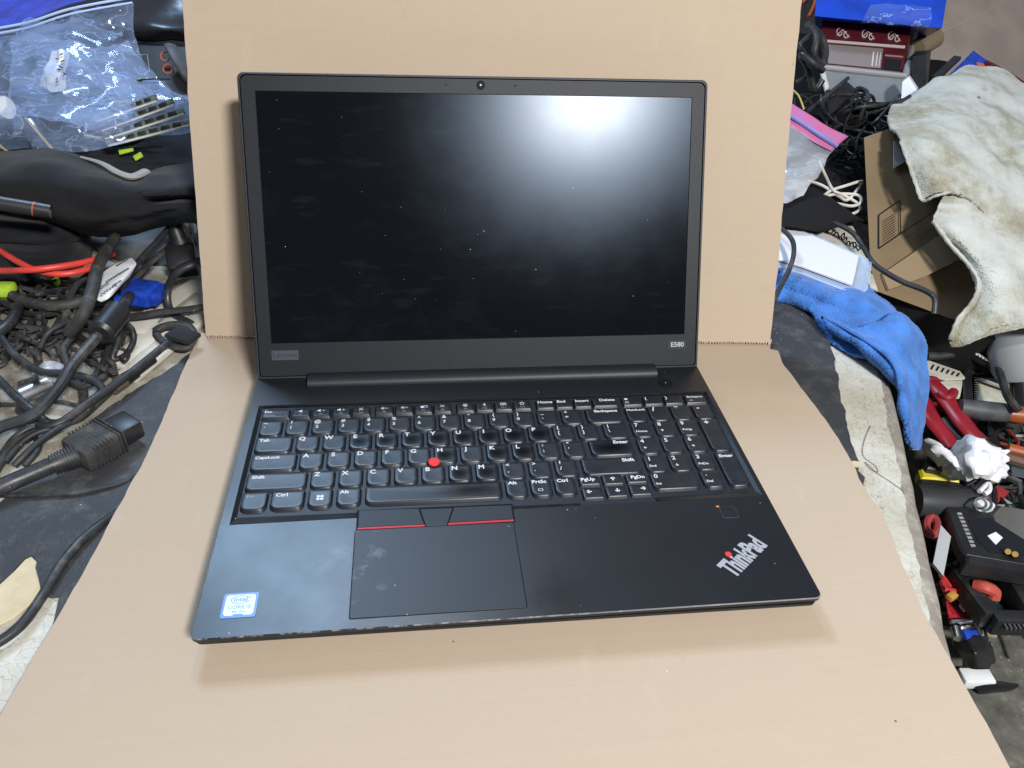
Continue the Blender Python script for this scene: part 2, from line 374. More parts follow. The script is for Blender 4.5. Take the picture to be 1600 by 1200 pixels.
for i, p in enumerate(pp):
    q = pp[(i+1) % len(pp)]; L = (Vector(q)-Vector(p)).length; n = max(1, int(L/.006)) if L < .06 else 1
    for k in range(n):
        x = Vector(p).lerp(Vector(q), k/n); jj = .0012 if n > 1 else 0
        dn.append((x.x+random.uniform(-jj, jj), x.y+random.uniform(-jj, jj)))
mb = MB(); mb.prism(dn, ZM-.0022, ZM); o = mb.build('bench_mat', MATM, smooth=0); tag(o, 'torn black rubber mat lying under the cardboard on the workbench', 'mat')
# bits of torn paper layer at the mat edge
PAPER = mat('torn_paper', (.46, .38, .24), .8, .2, col2=(.58, .50, .34), vscale=40, bump=.4, bscale=200)
mb = MB(); slab(mb, [(-20, 930), (0, 912), (22, 892), (40, 873), (49, 869), (57, 877), (55, 886), (60, 905), (64, 925), (45, 945), (20, 965), (-20, 985)], ZM+.0016, .0012, 0, .0005)
tag(mb.build('paper_scrap', PAPER), 'torn tan paper scrap at the ragged left end of the mat', 'paper scrap')
mb = MB(); slab(mb, [(1321, 722), (1335, 720), (1346, 722), (1345, 730), (1330, 728)], ZM+.001, .0008)
tag(mb.build('paper_scrap', PAPER), 'tiny tan paper chip on the right edge of the mat', 'paper scrap')
# hairline curls on the bench paint
HAIR = mat('hair', (.05, .04, .03), .6)
mb = MB(); P = [at(x, y, ZB+.0008) for x, y in ((1360, 665), (1350, 690), (1349, 712), (1368, 728), (1371, 737), (1360, 733), (1352, 722), (1372, 740), (1395, 755), (1412, 768))]
mb.tube(spline(P, 8), .00022, 4); tag(mb.build('hair_strand', HAIR), 'thin dark curled hair lying on the bare bench paint', 'hair')

# ================================================================== CARDBOARD
cb = thing('cardboard_backdrop', 'tan cardboard sheet folded up into a backdrop behind the laptop', 'cardboard', (0, .3, 0))
def wob(poly, step, amp, seed, keep=()):
    out = []
    for i, p in enumerate(poly):
        q = poly[(i+1) % len(poly)]; a, b = Vector(p), Vector(q); L = (b-a).length; n = max(1, int(L/step)); d = (b-a).normalized(); nn = Vector((-d.y, d.x))
        for k in range(n):
            x = a.lerp(b, k/n); s_ = 0 if k == 0 else amp*noise.noise(Vector((x.x*60+seed, x.y*60, 0)))+amp*.5*noise.noise(Vector((x.x*260, x.y*260, seed)))
            y = x+nn*s_; out.append((y.x, y.y))
    return out
base_px = [(312, 520), (1206, 530), (1203, 545), (1216, 548), (1222, 566), (1246, 598), (1278, 640), (1310, 685), (1337, 733), (1342, 748), (1356, 770), (1378, 800), (1405, 870), (1440, 950), (1497, 1052), (1560, 1165), (1612, 1262), (800, 1400), (-80, 1280), (-40, 1190), (15, 1092), (130, 895), (232, 704)]
pp = wob(poly_at(base_px, 0), .006, .0009, 3)
mb = MB(); n = len(pp)
mb.add([(x, y, 0) for x, y in pp], [tuple(range(n))], k=0)
mb.add([(x, y, 0) for x, y in pp]+[(x, y, -.0042) for x, y in pp], [(i, (i+1) % n, n+(i+1) % n, n+i) for i in range(n)], k=1)
mb.build('base_panel', [CARD, CARD_EDGE], cb, smooth=0)
# back panel, leaning back
A_ = at(322, 529, 0); B_ = at(1204, 540, 0); u_ = (B_-A_).normalized(); th = math.radians(17)
v_ = Vector((-u_.y, u_.x, 0))*math.sin(th)+Vector((0, 0, math.cos(th))); n_ = u_.cross(v_)
BPM = Matrix((u_, v_, n_)).transposed().to_4x4(); BPM.translation = A_+Vector((0, 0, .0005))
WB = (B_-A_).length
def on_board(px, py):
    d = ray(px, py); X = CAM_P+d*((A_-CAM_P).dot(n_)/d.dot(n_)); return ((X-A_).dot(u_), (X-A_).dot(v_))
edgeL = [on_board(x, y) for x, y in ((285, 0), (291, 90), (296, 180), (302, 260), (308, 340), (315, 430), (321, 520))]
edgeR = [on_board(x, y) for x, y in ((1203, 538), (1209, 480), (1217, 400), (1228, 260), (1240, 130), (1253, 0))]
top = .315
k0 = (edgeL[0][0]-edgeL[1][0])/(edgeL[0][1]-edgeL[1][1]); k1 = (edgeR[-1][0]-edgeR[-2][0])/(edgeR[-1][1]-edgeR[-2][1])
side = edgeL[::-1]+[(edgeL[0][0]+k0*(top-edgeL[0][1]), top)]
right = [(edgeR[-1][0]+k1*(top-edgeR[-1][1]), top)]+edgeR[::-1]
poly = wob([side[i] for i in range(len(side))]+right, .008, .0007, 9)
# cut off the straight closing edge that wob() put along the bottom and replace it by perforation teeth
nb = [p for p in poly if p[1] > .0065]
teeth = []; x = right[-1][0]
while x > side[0][0]:
    a_ = random.uniform(.0005, .0014); b_ = random.uniform(.0022, .0031); k_ = random.uniform(.7, 1.3)
    teeth += [(x, b_), (x-.0010*k_, b_), (x-.0013*k_, a_), (x-.0022*k_, a_)]; x -= .0025*k_
pp = nb+teeth; n = len(pp)
mb = MB(); mb.add([(a, b, 0) for a, b in pp], [tuple(range(n))], BPM, 0)
mb.add([(a, b, 0) for a, b in pp]+[(a, b, -.004) for a, b in pp], [(i, (i+1) % n, n+(i+1) % n, n+i) for i in range(n)], BPM, 1)
mb.add([(a, b, -.004) for a, b in pp], [tuple(range(n-1, -1, -1))], BPM, 0)
mb.build('back_panel', [CARD, CARD_EDGE], cb, smooth=0)

# ================================================================== LAPTOP
D = .0205; WX = .1845; YH = .248; ZH = .0200; LA = 1.1303; UT = .2355
lap = thing('laptop', 'open black laptop with full keyboard and dark screen standing on cardboard', 'laptop', (0, .125, 0))
# deck: outer loop with a keyboard opening
outer = rrect(-WX, 0, WX, YH+.004, (.0045, .0045, .004, .004), 5)
w0 = (-.1785, .0855, .1810, .2118)           # well outer
well_out = [(w0[0], w0[1]), (w0[2], w0[1]+.003), (w0[2], w0[3]), (w0[0], w0[3])]
bed_in = [(-.1758, .0935), (.0520, .0915), (.0520, .0875), (.1052, .0880), (.1052, .0935), (.1785, .0955), (.1785, .2113), (-.1758, .2113)]
bm = bmesh.new()
def loop(bm, pts, z):
    vs = [bm.verts.new((x, y, z)) for x, y in pts]; return [bm.edges.new((vs[i], vs[(i+1) % len(vs)])) for i in range(len(vs))]
es = loop(bm, outer, D)+loop(bm, well_out, D)
bmesh.ops.triangle_fill(bm, use_beauty=True, edges=es)
for f in bm.faces:
    if f.normal.z < 0: f.normal_flip()
me = bpy.data.meshes.new('deck'); bm.to_mesh(me); bm.free()
mb = MB(); mb.mesh(me)
n = len(outer)
def ring(z, ins): return [(x*(1-ins/WX), .126+(y-.126)*(1-ins/.126), z) for x, y in outer]
rs = [ring(D, 0), ring(D-.0007, -.0005), ring(D-.0028, -.0004), ring(D-.0034, .0004)]
for q_, (a, b) in enumerate(zip(rs[:-1], rs[1:])): mb.add(a+b, [(i, (i+1) % n, n+(i+1) % n, n+i) for i in range(n)], None, 1 if q_ == 0 else 0)
EDGEM = mat('worn_lit_edge', (.012, .012, .014), .4, .5); t = NT(EDGEM)
sx_ = t.n('ShaderNodeSeparateXYZ'); t.l(t.tc.outputs['Object'], sx_.inputs[0]); mr = t.n('ShaderNodeMapRange'); mr.inputs[1].default_value = -.02; mr.inputs[2].default_value = .12; t.l(sx_.outputs[0], mr.inputs[0])
wf = t.ramp(t.noise(120, 5, .7), [(.45, (0, 0, 0)), (.6, (1, 1, 1))])
t.l(t.mix(t.math('MAXIMUM', t.math('MULTIPLY', mr.outputs[0], .8), wf), (.010, .010, .012), (.20, .20, .21)), t.b.inputs['Base Color'])  # worn edge; its highlight is painted too, grey growing lighter to the right
deck = mb.build('palm_rest_deck', [DECK, EDGEM], lap, smooth=30)
# dark seam and lower shell; the case has sprung open a little at the front right corner
def gap(p): 
    x, y, z = p; k = max(0, min(1, (x+.03)/.2))*max(0, min(1, (.10-y)/.1)); return (x, y, z-.0022*k)
mb = MB(); a, b = ring(D-.0034, .0010), [gap(p) for p in ring(D-.0042, .0010)]; mb.add(a+b, [(i, (i+1) % n, n+(i+1) % n, n+i) for i in range(n)], k=1)
a, b, c_, d_ = [gap(p) for p in ring(D-.0041, .0006)], [gap(p) for p in ring(D-.0064, .0008)], ring(.0050, .0130), ring(.0036, .0170)
for p, q in ((a, b), (b, c_), (c_, d_)): mb.add(p+q, [(i, (i+1) % n, n+(i+1) % n, n+i) for i in range(n)])
mb.add(d_, [tuple(range(n-1, -1, -1))]); mb.add(a, [tuple(range(n))])
mb.build('bottom_shell', [PLASTIC, BLACKGAP], lap, smooth=30)
for x in (-.15, .15):
    for y in (.022, .225):
        mb = MB(); mb.prism(rrect(x-.014, y-.004, x+.014, y+.004, .004), 0, .0045); mb.build('rubber_foot', BLACKGAP, lap)
# well slope + bed
mb = MB(); zb = D-.0022
so = [(w0[0], w0[1]), (.050, w0[1]+.0018), (.0502, w0[1]+.0002), (.107, w0[1]+.0006), (.107, w0[1]+.0025), (w0[2], w0[1]+.003), (w0[2], w0[3]), (w0[0], w0[3])]
mb.add([(x, y, D) for x, y in so]+[(x, y, zb+.0004) for x, y in bed_in], [(i, (i+1) % 8, 8+(i+1) % 8, 8+i) for i in range(8)])
mb.build('keyboard_surround', DECK, lap, smooth=0)
mb = MB(); mb.prism(bed_in, zb-.003, zb); mb.build('keyboard_bed', BED, lap, smooth=0)
# ---- keys
_km = {}
def key_mesh(wd, h, small, shiny):
    k = (round(wd, 4), round(h, 4), small, shiny)
    if k in _km: return _km[k]
    rb = .0010 if small else .0042; rt = .0010
    o = rrect(-wd/2, -h/2, wd/2, h/2, (rb, rb, rt, rt), 4)
    if not small: o = [(x, y-(.0009*(1-(2*x/wd)**2) if y < -h/2+.0045 else 0)) for x, y in o]
    else: o = o
    n = len(o); H = .0026
    def rg(ins, z, dy=0): return [(x*(1-2*ins/wd), y*(1-2*ins/h)+dy, z) for x, y in o]
    R = [rg(-.0004, 0), rg(.0003, H-.0008, .0003), rg(.0006, H-.0002, .0004), rg(.0011, H, .0005), rg(.0030, H-.00012), ]
    vs = [p for r in R for p in r]; fs = []
    for j in range(len(R)-1):
        for i in range(n): fs.append((j*n+i, j*n+(i+1) % n, (j+1)*n+(i+1) % n, (j+1)*n+i))
    fs.append(tuple((len(R)-1)*n+i for i in range(n)))
    me = bpy.data.meshes.new('key'); me.from_pydata(vs, [], fs); me.materials.append({True: KEYSHINE, False: KEYM}.get(shiny, shiny))
    for p in me.polygons: p.use_smooth = True
    me.set_sharp_from_angle(angle=math.radians(40)); _km[k] = me; return me
MM = .001
LEGZ = .00263
def legend(key, mb, mats): 
    o = mb.build('legend', mats, None, smooth=0, fix=False); o.parent = key; return o
def txt(mb, s, x, y, size, k=0, bold=.012, align='CENTER', sx=1.0):
    me = text_mesh(s, 1, bold, align)
    mb.mesh(me, Matrix.Translation((x, y, LEGZ)) @ Matrix.Diagonal((size*sx, size, size, 1)), k)
def glyph(mb, pts, x, y, sc, k=0): mb.add([(x+a*sc, y+b*sc, LEGZ) for a, b in pts], [tuple(range(len(pts)))], None, k)
def disc(mb, x, y, r, k=0, n=14, r0=None):
    o = [(x+r*math.cos(2*PI*i/n), y+r*math.sin(2*PI*i/n), LEGZ) for i in range(n)]
    if r0 is None: mb.add(o, [tuple(range(n))], None, k)
    else:
        q = [(x+r0*math.cos(2*PI*i/n), y+r0*math.sin(2*PI*i/n), LEGZ) for i in range(n)]
        mb.add(o+q, [(i, (i+1) % n, n+(i+1) % n, n+i) for i in range(n)], None, k)
def line(mb, x0, y0, x1, y1, wd, k=0):
    a, b = Vector((x0, y0)), Vector((x1, y1)); d = (b-a).normalized(); p = Vector((-d.y, d.x))*wd/2
    mb.add([(*(a+p), LEGZ), (*(a-p), LEGZ), (*(b-p), LEGZ), (*(b+p), LEGZ)], [(0, 1, 2, 3)], None, k)
def arrow(mb, x, y, ang, L=.0024, wd=.0006):
    c, s = math.cos(ang), math.sin(ang)
    f = lambda a, b: (x+a*c-b*s, y+a*s+b*c)
    line(mb, *f(-L*.5, 0), *f(L*.45, 0), wd); 
    line(mb, *f(L*.5, 0), *f(0.02*L, L*.45), wd); line(mb, *f(L*.5, 0), *f(.02*L, -L*.45), wd)
def skew(y, x): return y + .004*(x+.17)*1.5     # lens drift of the measured rows
def key(x0, x1, y0, y1, draw=None, small=False, shiny=False):
    wd, h = (x1-x0)*MM, (y1-y0)*MM; cx, cy = (x0+x1)/2*MM, (y0+y1)/2*MM
    o = bpy.data.objects.new('key', key_mesh(wd, h, small, shiny)); COL.objects.link(o); o.parent = lap
    o.matrix_parent_inverse = lap.matrix_world.inverted(); o.location = (cx, cy+.004*(cx+.17), zb)
    if draw:
        mb = MB(); draw(mb, wd, h)
        if mb.f: legend(o, mb, [LEG, LEGDIM])
    return o
def letter(c): return lambda mb, w_, h: txt(mb, c, -w_/2+.0042, h/2-.0039, .0056, 0, .03, sx=1.05)
def word(s, sz=.0031, dx=.0016, al='LEFT', dy=.0034, k=0):
    sz *= 1.42 if len(s) < 8 else 1.25
    def f(mb, w_, h):
        if al == 'LEFT': txt(mb, s, -w_/2+dx, h/2-dy, sz, k, .03, 'LEFT', 1.1)
        else: txt(mb, s, w_/2-dx, h/2-dy, sz, k, .03, 'RIGHT', 1.1)
    return f
def two(a, b):
    def f(mb, w_, h):
        txt(mb, a, -w_/2+.0040, h/2-.0032, .0048, 0, .025); txt(mb, b, -w_/2+.0040, h/2-.0092, .0048, 0, .02)
    return f
def pad(d, sub=None, ar=None):
    def f(mb, w_, h):
        txt(mb, d, -w_/2+.0040, h/2-.0036, .0056, 0, .02)
        if sub: txt(mb, sub, -w_/2+.0022, h/2-.0112, .0032, 0, .02, 'LEFT', 1.1)
        if ar is not None: arrow(mb, -w_/2+.0046, h/2-.0110, ar)
    return f
RY = {'fn': (195.0, 206.0), 'n': (174.6, 192.0), 'q': (155.5, 173.0), 'a': (136.2, 153.7), 'z': (116.2, 133.4), 'c': (98.0, 114.8)}
# function row icons
def speaker(mb, x, y, s=.0018):
    glyph(mb, [(-1, -.4), (-.4, -.4), (-.4, .4), (-1, .4)], x, y, s); glyph(mb, [(-.4, -.4), (.35, -1), (.35, 1), (-.4, .4)], x, y, s)
def fkey(icon, lab):
    def f(mb, w_, h):
        icon(mb, 0, h/2-.0036); txt(mb, lab, 0, h/2-.0080, .0026, 1, .01)
    return f
def i_mute(mb, x, y): speaker(mb, x, y)
def i_vdn(mb, x, y): speaker(mb, x-.0012, y); line(mb, x+.0008, y, x+.0026, y, .0006)
def i_vup(mb, x, y): i_vdn(mb, x, y); line(mb, x+.0017, y-.0009, x+.0017, y+.0009, .0006)
def i_mic(mb, x, y): line(mb, x-.0014, y-.0014, x+.0014, y+.0014, .0006); line(mb, x-.0014, y+.0014, x+.0014, y-.0014, .0006); disc(mb, x, y+.0005, .0008)
def sun(mb, x, y):
    disc(mb, x, y, .0008)
    for i in range(8): a = i*PI/4; line(mb, x+.0011*math.cos(a), y+.0011*math.sin(a), x+.0017*math.cos(a), y+.0017*math.sin(a), .0004)
def i_sdn(mb, x, y): sun(mb, x-.001, y); line(mb, x+.0012, y, x+.0028, y, .0005)
def i_sup(mb, x, y): i_sdn(mb, x, y); line(mb, x+.0020, y-.0008, x+.0020, y+.0008, .0005)
def frame(mb, x, y, a, b, t=.0004):
    line(mb, x-a, y+b, x+a, y+b, t); line(mb, x-a, y-b, x+a, y-b, t); line(mb, x-a, y-b, x-a, y+b, t); line(mb, x+a, y-b, x+a, y+b, t)
def i_disp(mb, x, y): glyph(mb, [(-1.2, -.8), (.2, -.8), (.2, .7), (-1.2, .7)], x, y, .0017); frame(mb, x+.0018, y+.0004, .0013, .0010)
def i_wifi(mb, x, y): line(mb, x, y-.0014, x, y+.0005, .0005); line(mb, x-.0015, y+.0014, x, y+.0002, .0005); line(mb, x+.0015, y+.0014, x, y+.0002, .0005); disc(mb, x+.0013, y-.0006, .0004); disc(mb, x-.0013, y-.0006, .0004)
def i_gear(mb, x, y): disc(mb, x, y, .0016, r0=.0007); [line(mb, x+.0012*math.cos(i*PI/3), y+.0012*math.sin(i*PI/3), x+.0020*math.cos(i*PI/3), y+.0020*math.sin(i*PI/3), .0007) for i in range(6)]
def i_bt(mb, x, y): line(mb, x, y-.0018, x, y+.0018, .0005); line(mb, x, y+.0018, x+.001, y+.0009, .0005); line(mb, x+.001, y+.0009, x-.001, y-.0009, .0005); line(mb, x, y-.0018, x+.001, y-.0009, .0005); line(mb, x+.001, y-.0009, x-.001, y+.0009, .0005)
def i_kb(mb, x, y): frame(mb, x, y, .0022, .0013); line(mb, x-.0016, y+.0004, x+.0016, y+.0004, .0005); line(mb, x-.001, y-.0006, x+.001, y-.0006, .0005)
def i_star(mb, x, y):
    o = [((.0021 if i % 2 == 0 else .0010)*math.cos(PI/2+i*PI/5)+x, (.0021 if i % 2 == 0 else .0010)*math.sin(PI/2+i*PI/5)+y) for i in range(10)]
    for i in range(10): line(mb, *o[i], *o[(i+1) % 10], .0005)
def esc(mb, w_, h): txt(mb, 'Esc', -w_/2+.0016, h/2-.0032, .0040, 0, .02, 'LEFT', 1.1); txt(mb, 'FnLock', -w_/2+.0016, h/2-.0076, .0026, 1, .01, 'LEFT', 1.1)
fn = [(-174.5, -153.8, esc)]
for (a, ic, l) in ((-152.4, i_mute, 'F1'), (-137.3, i_vdn, 'F2'), (-122.2, i_vup, 'F3'), (-107.2, i_mic, 'F4'), (-89.5, i_sdn, 'F5'), (-74.2, i_sup, 'F6'), (-59.3, i_disp, 'F7'), (-44.4, i_wifi, 'F8'), (-26.5, i_gear, 'F9'), (-11.4, i_bt, 'F10'), (3.6, i_kb, 'F11'), (18.7, i_star, 'F12')):
    fn.append((a, a+13.9, fkey(ic, l)))
ctrw = lambda s, al='LEFT': word(s, .0030, .0014, al, .0032)
fn += [(36.8, 50.9, ctrw('Home')), (52.3, 66.0, ctrw('End')), (67.3, 81.3, ctrw('Insert')), (82.6, 102.6, ctrw('Delete', 'RIGHT'))]
def calc(mb, w_, h): glyph(mb, [(-1, -.8), (1, -.8), (1, .8), (-1, .8)], -w_/2+.0036, h/2-.003, .0013); frame(mb, -w_/2+.0036, h/2-.0072, .0012, .001)
fn += [(107.0, 123.0, calc), (124.8, 140.4, ctrw('(')), (142.0, 157.4, ctrw(')')), (159.6, 177.0, lambda mb, w_, h: (txt(mb, 'Backspace', 0, h/2-.0030, .0032, 0, .02), line(mb, -w_/2+.003, h/2-.0075, -w_/2+.006, h/2-.0075, .0005)))]
for a, b, f in fn: key(a, b, *RY['fn'], f, small=True)
key(-174.2, -157.6, *RY['n'], two('~', '`'))
for i, (a, b) in enumerate(zip('!@#$%^&*()_+', '1234567890-=')):
    x = -155.1+19.05*i; key(x, x+16.6, *RY['n'], two(a, b))
key(74.4, 103.0, *RY['n'], word('Backspace', .0033, .003, 'RIGHT'))
key(-174.4, -148.3, *RY['q'], word('Tab', dx=.0025, dy=.0042))
for i, c in enumerate('QWERTYUIOP'):
    x = -145.5+19.05*i; key(x, x+16.3, *RY['q'], letter(c), shiny=c in 'TYUIOERP')
for i, (a, b) in enumerate((('{', '['), ('}', ']'))): x = -145.5+19.05*(10+i); key(x, x+16.3, *RY['q'], two(a, b))
key(84.2, 103.0, *RY['q'], two('|', '\\'))
key(-174.4, -143.2, *RY['a'], word('CapsLock', dx=.0025, dy=.0042))
for i, c in enumerate('ASDFGHJKL'):
    x = -141.0+19.05*i; key(x, x+16.3, *RY['a'], letter(c), shiny=c in 'HLNK')
for i, (a, b) in enumerate(((':', ';'), ('"', "'"))): x = -141.0+19.05*(9+i); key(x, x+16.3, *RY['a'], two(a, b))
key(69.8, 102.9, *RY['a'], word('Enter', .0033, .0035, 'RIGHT'), shiny=KEYWIDE)
key(-174.6, -134.0, *RY['z'], word('Shift', dx=.0035, dy=.0042))
for i, c in enumerate('ZXCVBNM'):
    x = -131.4+19.05*i; key(x, x+16.3, *RY['z'], letter(c), shiny=c in 'NM')
for i, (a, b) in enumerate((('<', ','), ('>', '.'), ('?', '/'))): x = -131.4+19.05*(7+i); key(x, x+16.3, *RY['z'], two(a, b))
key(60.0, 102.7, *RY['z'], word('Shift', .0033, .0035, 'RIGHT'))
key(-174.8, -158.0, *RY['c'], word('Fn', dx=.003, k=1, dy=.0042))
key(-155.7, -133.8, *RY['c'], word('Ctrl', dx=.003, dy=.0042))
def win(mb, w_, h):
    for (a, b) in ((-1, 0), (0, 0), (-1, -1), (0, -1)): line(mb, a*.0025+.0002, b*.0025+.00125, (a+1)*.0025-.0002, b*.0025+.00125, .0021)
key(-131.3, -115.5, *RY['c'], win)
key(-112.5, -96.5, *RY['c'], word('Alt', dx=.002, dy=.0042))
key(-93.4, -.4, *RY['c'], None, shiny=KEYSPACE)
key(2.4, 17.4, *RY['c'], word('Alt', .0031, .002)); 
key(19.8, 34.6, *RY['c'], lambda mb, w_, h: (word('PrtSc', .0031, .0012)(mb, w_, h), frame(mb, -.001, -.003, .0015, .001)))
key(36.8, 51.8, *RY['c'], word('Ctrl', .0031, .002))
key(54.8, 69.6, 105.9, 114.8, word('PgUp', .0030, .0012), small=True)
key(71.6, 86.4, 105.4, 115.8, lambda mb, w_, h: arrow(mb, 0, .0003, PI/2, .0034, .0009), small=True)
key(88.6, 103.6, 105.9, 114.8, word('PgDn', .0030, .0012, 'RIGHT'), small=True)
key(54.8, 69.6, 92.4, 103.0, lambda mb, w_, h: arrow(mb, -.0024, .0014, PI, .0034, .0009), small=True)
key(71.6, 86.4, 92.9, 103.4, lambda mb, w_, h: arrow(mb, .0008, .0012, -PI/2, .0034, .0009), small=True)
key(88.6, 103.6, 93.4, 103.9, lambda mb, w_, h: arrow(mb, .0022, .0012, 0, .0034, .0009), small=True)
NX = (106.6, 125.1, 143.6, 161.8); NW = 15.7
nc = lambda s: word(s, .0048, .0034, dy=.0036)
for x, f in zip(NX, (word('NumLock', .0024, .001), nc('/'), nc('*'), nc('-'))): key(x, x+NW, *RY['n'], f)
for x, f in zip(NX, (pad('7', 'Home'), pad('8', None, PI/2), pad('9', 'PgUp'))): key(x, x+NW, *RY['q'], f)
for x, f in zip(NX, (pad('4', None, PI), pad('5'), pad('6', None, 0))): key(x, x+NW, *RY['a'], f)
for x, f in zip(NX, (pad('1', 'End'), pad('2', None, -PI/2), pad('3', 'PgDn'))): key(x, x+NW, *RY['z'], f)
key(106.6, 140.8, *RY['c'], pad('0', 'Ins')); key(143.6, 159.3, *RY['c'], pad('.', 'Del'))
key(NX[3], NX[3]+NW, 136.2, 173.0, nc('+')); key(NX[3], NX[3]+NW, 98.0, 133.4, word('Enter', .0031, .002, dy=.0038))
# ---- trackpoint, buttons, touchpad
mb = MB(); cx, cy = -.0463, .1362
prof = [(.0021, D-.0022), (.0021, D+.0006), (.0040, D+.0008), (.0043, D+.0016), (.0040, D+.0024), (.0030, D+.0029), (.0012, D+.0030)]
for (r0, z0), (r1, z1) in zip(prof[:-1], prof[1:]): mb.tube([(cx, cy, z0), (cx, cy, z1)], [r0, r1], 20, cap=False)
mb.prism([(cx+.0012*math.cos(i*PI/6), cy+.0012*math.sin(i*PI/6)) for i in range(12)], D+.0029, D+.00301)
mb.build('pointing_stick', RED, lap, smooth=50)
def plate(name, poly, z0, z1, m, ins=.0003, parent=lap, k=0): 
    mb = MB(); mb.prism(poly, z0, z1, None, k, ins); return mb.build(name, m, parent, smooth=30)
plate('button_recess', [(-.0982, .0752), (.0052, .0752), (.0052, .0922), (-.0982, .0932)], D-.003, D+.00015, BLACKGAP, 0)
plate('pointing_button', [(-.0972, .0772), (-.0545, .0770), (-.0578, .0915), (-.0972, .0924)], D-.002, D+.0007, PLASTIC)
plate('pointing_button', [(-.0535, .0756), (-.0397, .0756), (-.0353, .0908), (-.0569, .0911)], D-.002, D+.0004, PLASTIC)
plate('pointing_button', [(-.0388, .0772), (.0042, .0776), (.0042, .0904), (-.0345, .0908)], D-.002, D+.0007, PLASTIC)
plate('red_stripe', [(-.0972, .0756), (-.0541, .0754), (-.0544, .0768), (-.0972, .0770)], D-.001, D+.0005, REDLINE, 0)
plate('red_stripe', [(-.0391, .0756), (.0042, .0758), (.0042, .0773), (-.0388, .0770)], D-.001, D+.0005, REDLINE, 0)
plate('touchpad_gap', rrect(-.0990, .0062, .0042, .0752, .0012), D-.001, D+.00012, BLACKGAP, 0)
PADM = mat('touchpad_plastic', (.0085, .0105, .015), .46, .5, bump=.08, bscale=1800); t = NT(PADM)
bl = t.ramp(t.noise(60, 7, .7), [(.56, (0, 0, 0)), (.70, (1, 1, 1))])
g = t.n('ShaderNodeVectorMath', operation='DISTANCE'); t.l(t.tc.outputs['Object'], g.inputs[0]); g.inputs[1].default_value = (-.093, .045, D)
mr = t.n('ShaderNodeMapRange'); mr.inputs[1].default_value = .045; mr.inputs[2].default_value = .004; t.l(g.outputs['Value'], mr.inputs[0])
rg_ = t.ramp(g.outputs['Value'], [(.0045, (0, 0, 0)), (.0055, (1, 1, 1)), (.0065, (1, 1, 1)), (.0078, (0, 0, 0))])
f_ = t.math('ADD', t.math('MULTIPLY', t.math('MULTIPLY', bl, mr.outputs[0]), .55), t.math('MULTIPLY', t.math('MULTIPLY', rg_, t.noise(150, 4)), 1.1))
c = t.mix(f_, (.0085, .0105, .015), (.17, .21, .27)); c = t.mix(t.dots(150, .05, .1), c, (.45, .47, .5)); t.l(c, t.b.inputs['Base Color'])
plate('touchpad', rrect(-.0986, .0066, .0038, .0749, .0010), D-.001, D+.00035, PADM, .0002)
# ---- hinge cover, power button, fingerprint reader, stickers
mb = MB(); pr_ = []
for i in range(9):
    a = math.radians(-10+i*25); pr_.append((.2425-.0085*math.cos(a), .0205+.0058*math.sin(a)))
pr_ += [(.252, .012), (.234, .012)]
nn = len(pr_); mb.add([(-.1440, y, z) for y, z in pr_]+[(.1452, y, z) for y, z in pr_], [(i, (i+1) % nn, nn+(i+1) % nn, nn+i) for i in range(nn)]+[tuple(range(nn-1, -1, -1)), tuple(range(nn, 2*nn))])
mb.build('hinge_cover', PLASTIC, lap, smooth=45)
for x in (-.1446, .1458):
    mb = MB(); mb.box((x, .2425, D+.0002), (.0010, .017, .0012)); mb.build('hinge_gap', BLACKGAP, lap, smooth=0)
mb = MB(); mb.cyl((.1497, .2245, D-.001), (.1497, .2245, D+.0003), .0062, .0060, 28, 0); mb.cyl((.1497, .2245, D), (.1497, .2245, D+.0007), .0045, .0040, 24, 0); mb.cyl((.1497, .2245, D+.0003), (.1497, .2245, D+.0009), .0006, .0006, 8, 1)
mb.build('power_button', [BLACKGAP, SILVER], lap)
mb = MB(); mb.prism(rrect(.1458, .0688, .1570, .0792, .0006), D-.001, D+.00025, None, 0); mb.prism(rrect(.1461, .0691, .1567, .0789, .0005), D-.001, D+.0004, None, 1)
mb.build('fingerprint_reader', [mat('reader_edge', (.05, .055, .065), .4), mat('reader_glass', (.011, .012, .016), .32)], lap)
mb = MB(); mb.box((.1452, .0798, D+.0003), (.0022, .0010, .0006), bev=.0002); mb.build('orange_fleck', mat('orange_fleck', (.7, .22, .06), .6), lap)
# processor sticker
q = [(-.1713, .0291), (-.1516, .0304), (-.1519, .0127), (-.1704, .0124)]
mb = MB(); zt = D+.0003
mb.prism(rrect(-.1712, .0124, -.1517, .0298, .0015), D-.0005, zt, None, 0)
inner = rrect(-.1698, .0140, -.1531, .0286, .0020)
mb.add([(x, y, zt+.00005) for x, y in inner], [tuple(range(len(inner)))], None, 1)
def ptxt(mb, s, x, y, size, z, k, sx=1, bold=.015, rot=0): mb.mesh(text_mesh(s, 1, bold), Matrix.Translation((x, y, z)) @ Matrix.Rotation(rot, 4, 'Z') @ Matrix.Diagonal((size*sx, size, size, 1)), k)
ptxt(mb, 'intel', -.1614, .0250, .0046, zt+.0001, 2)
n = 24; A = [(-.1614+.0056*math.cos(2*PI*i/n), .0249+.0030*math.sin(2*PI*i/n), zt+.0001) for i in range(n)]; B = [(-.1614+.0051*math.cos(2*PI*i/n), .0249+.0026*math.sin(2*PI*i/n), zt+.0001) for i in range(n)]
mb.add(A+B, [(i, (i+1) % n, n+(i+1) % n, n+i) for i in range(1, n-1)], None, 2)
ptxt(mb, 'CORE i5', -.1614, .0196, .0034, zt+.0001, 2, 1.05); ptxt(mb, '8th Gen', -.1614, .0165, .0022, zt+.0001, 2)
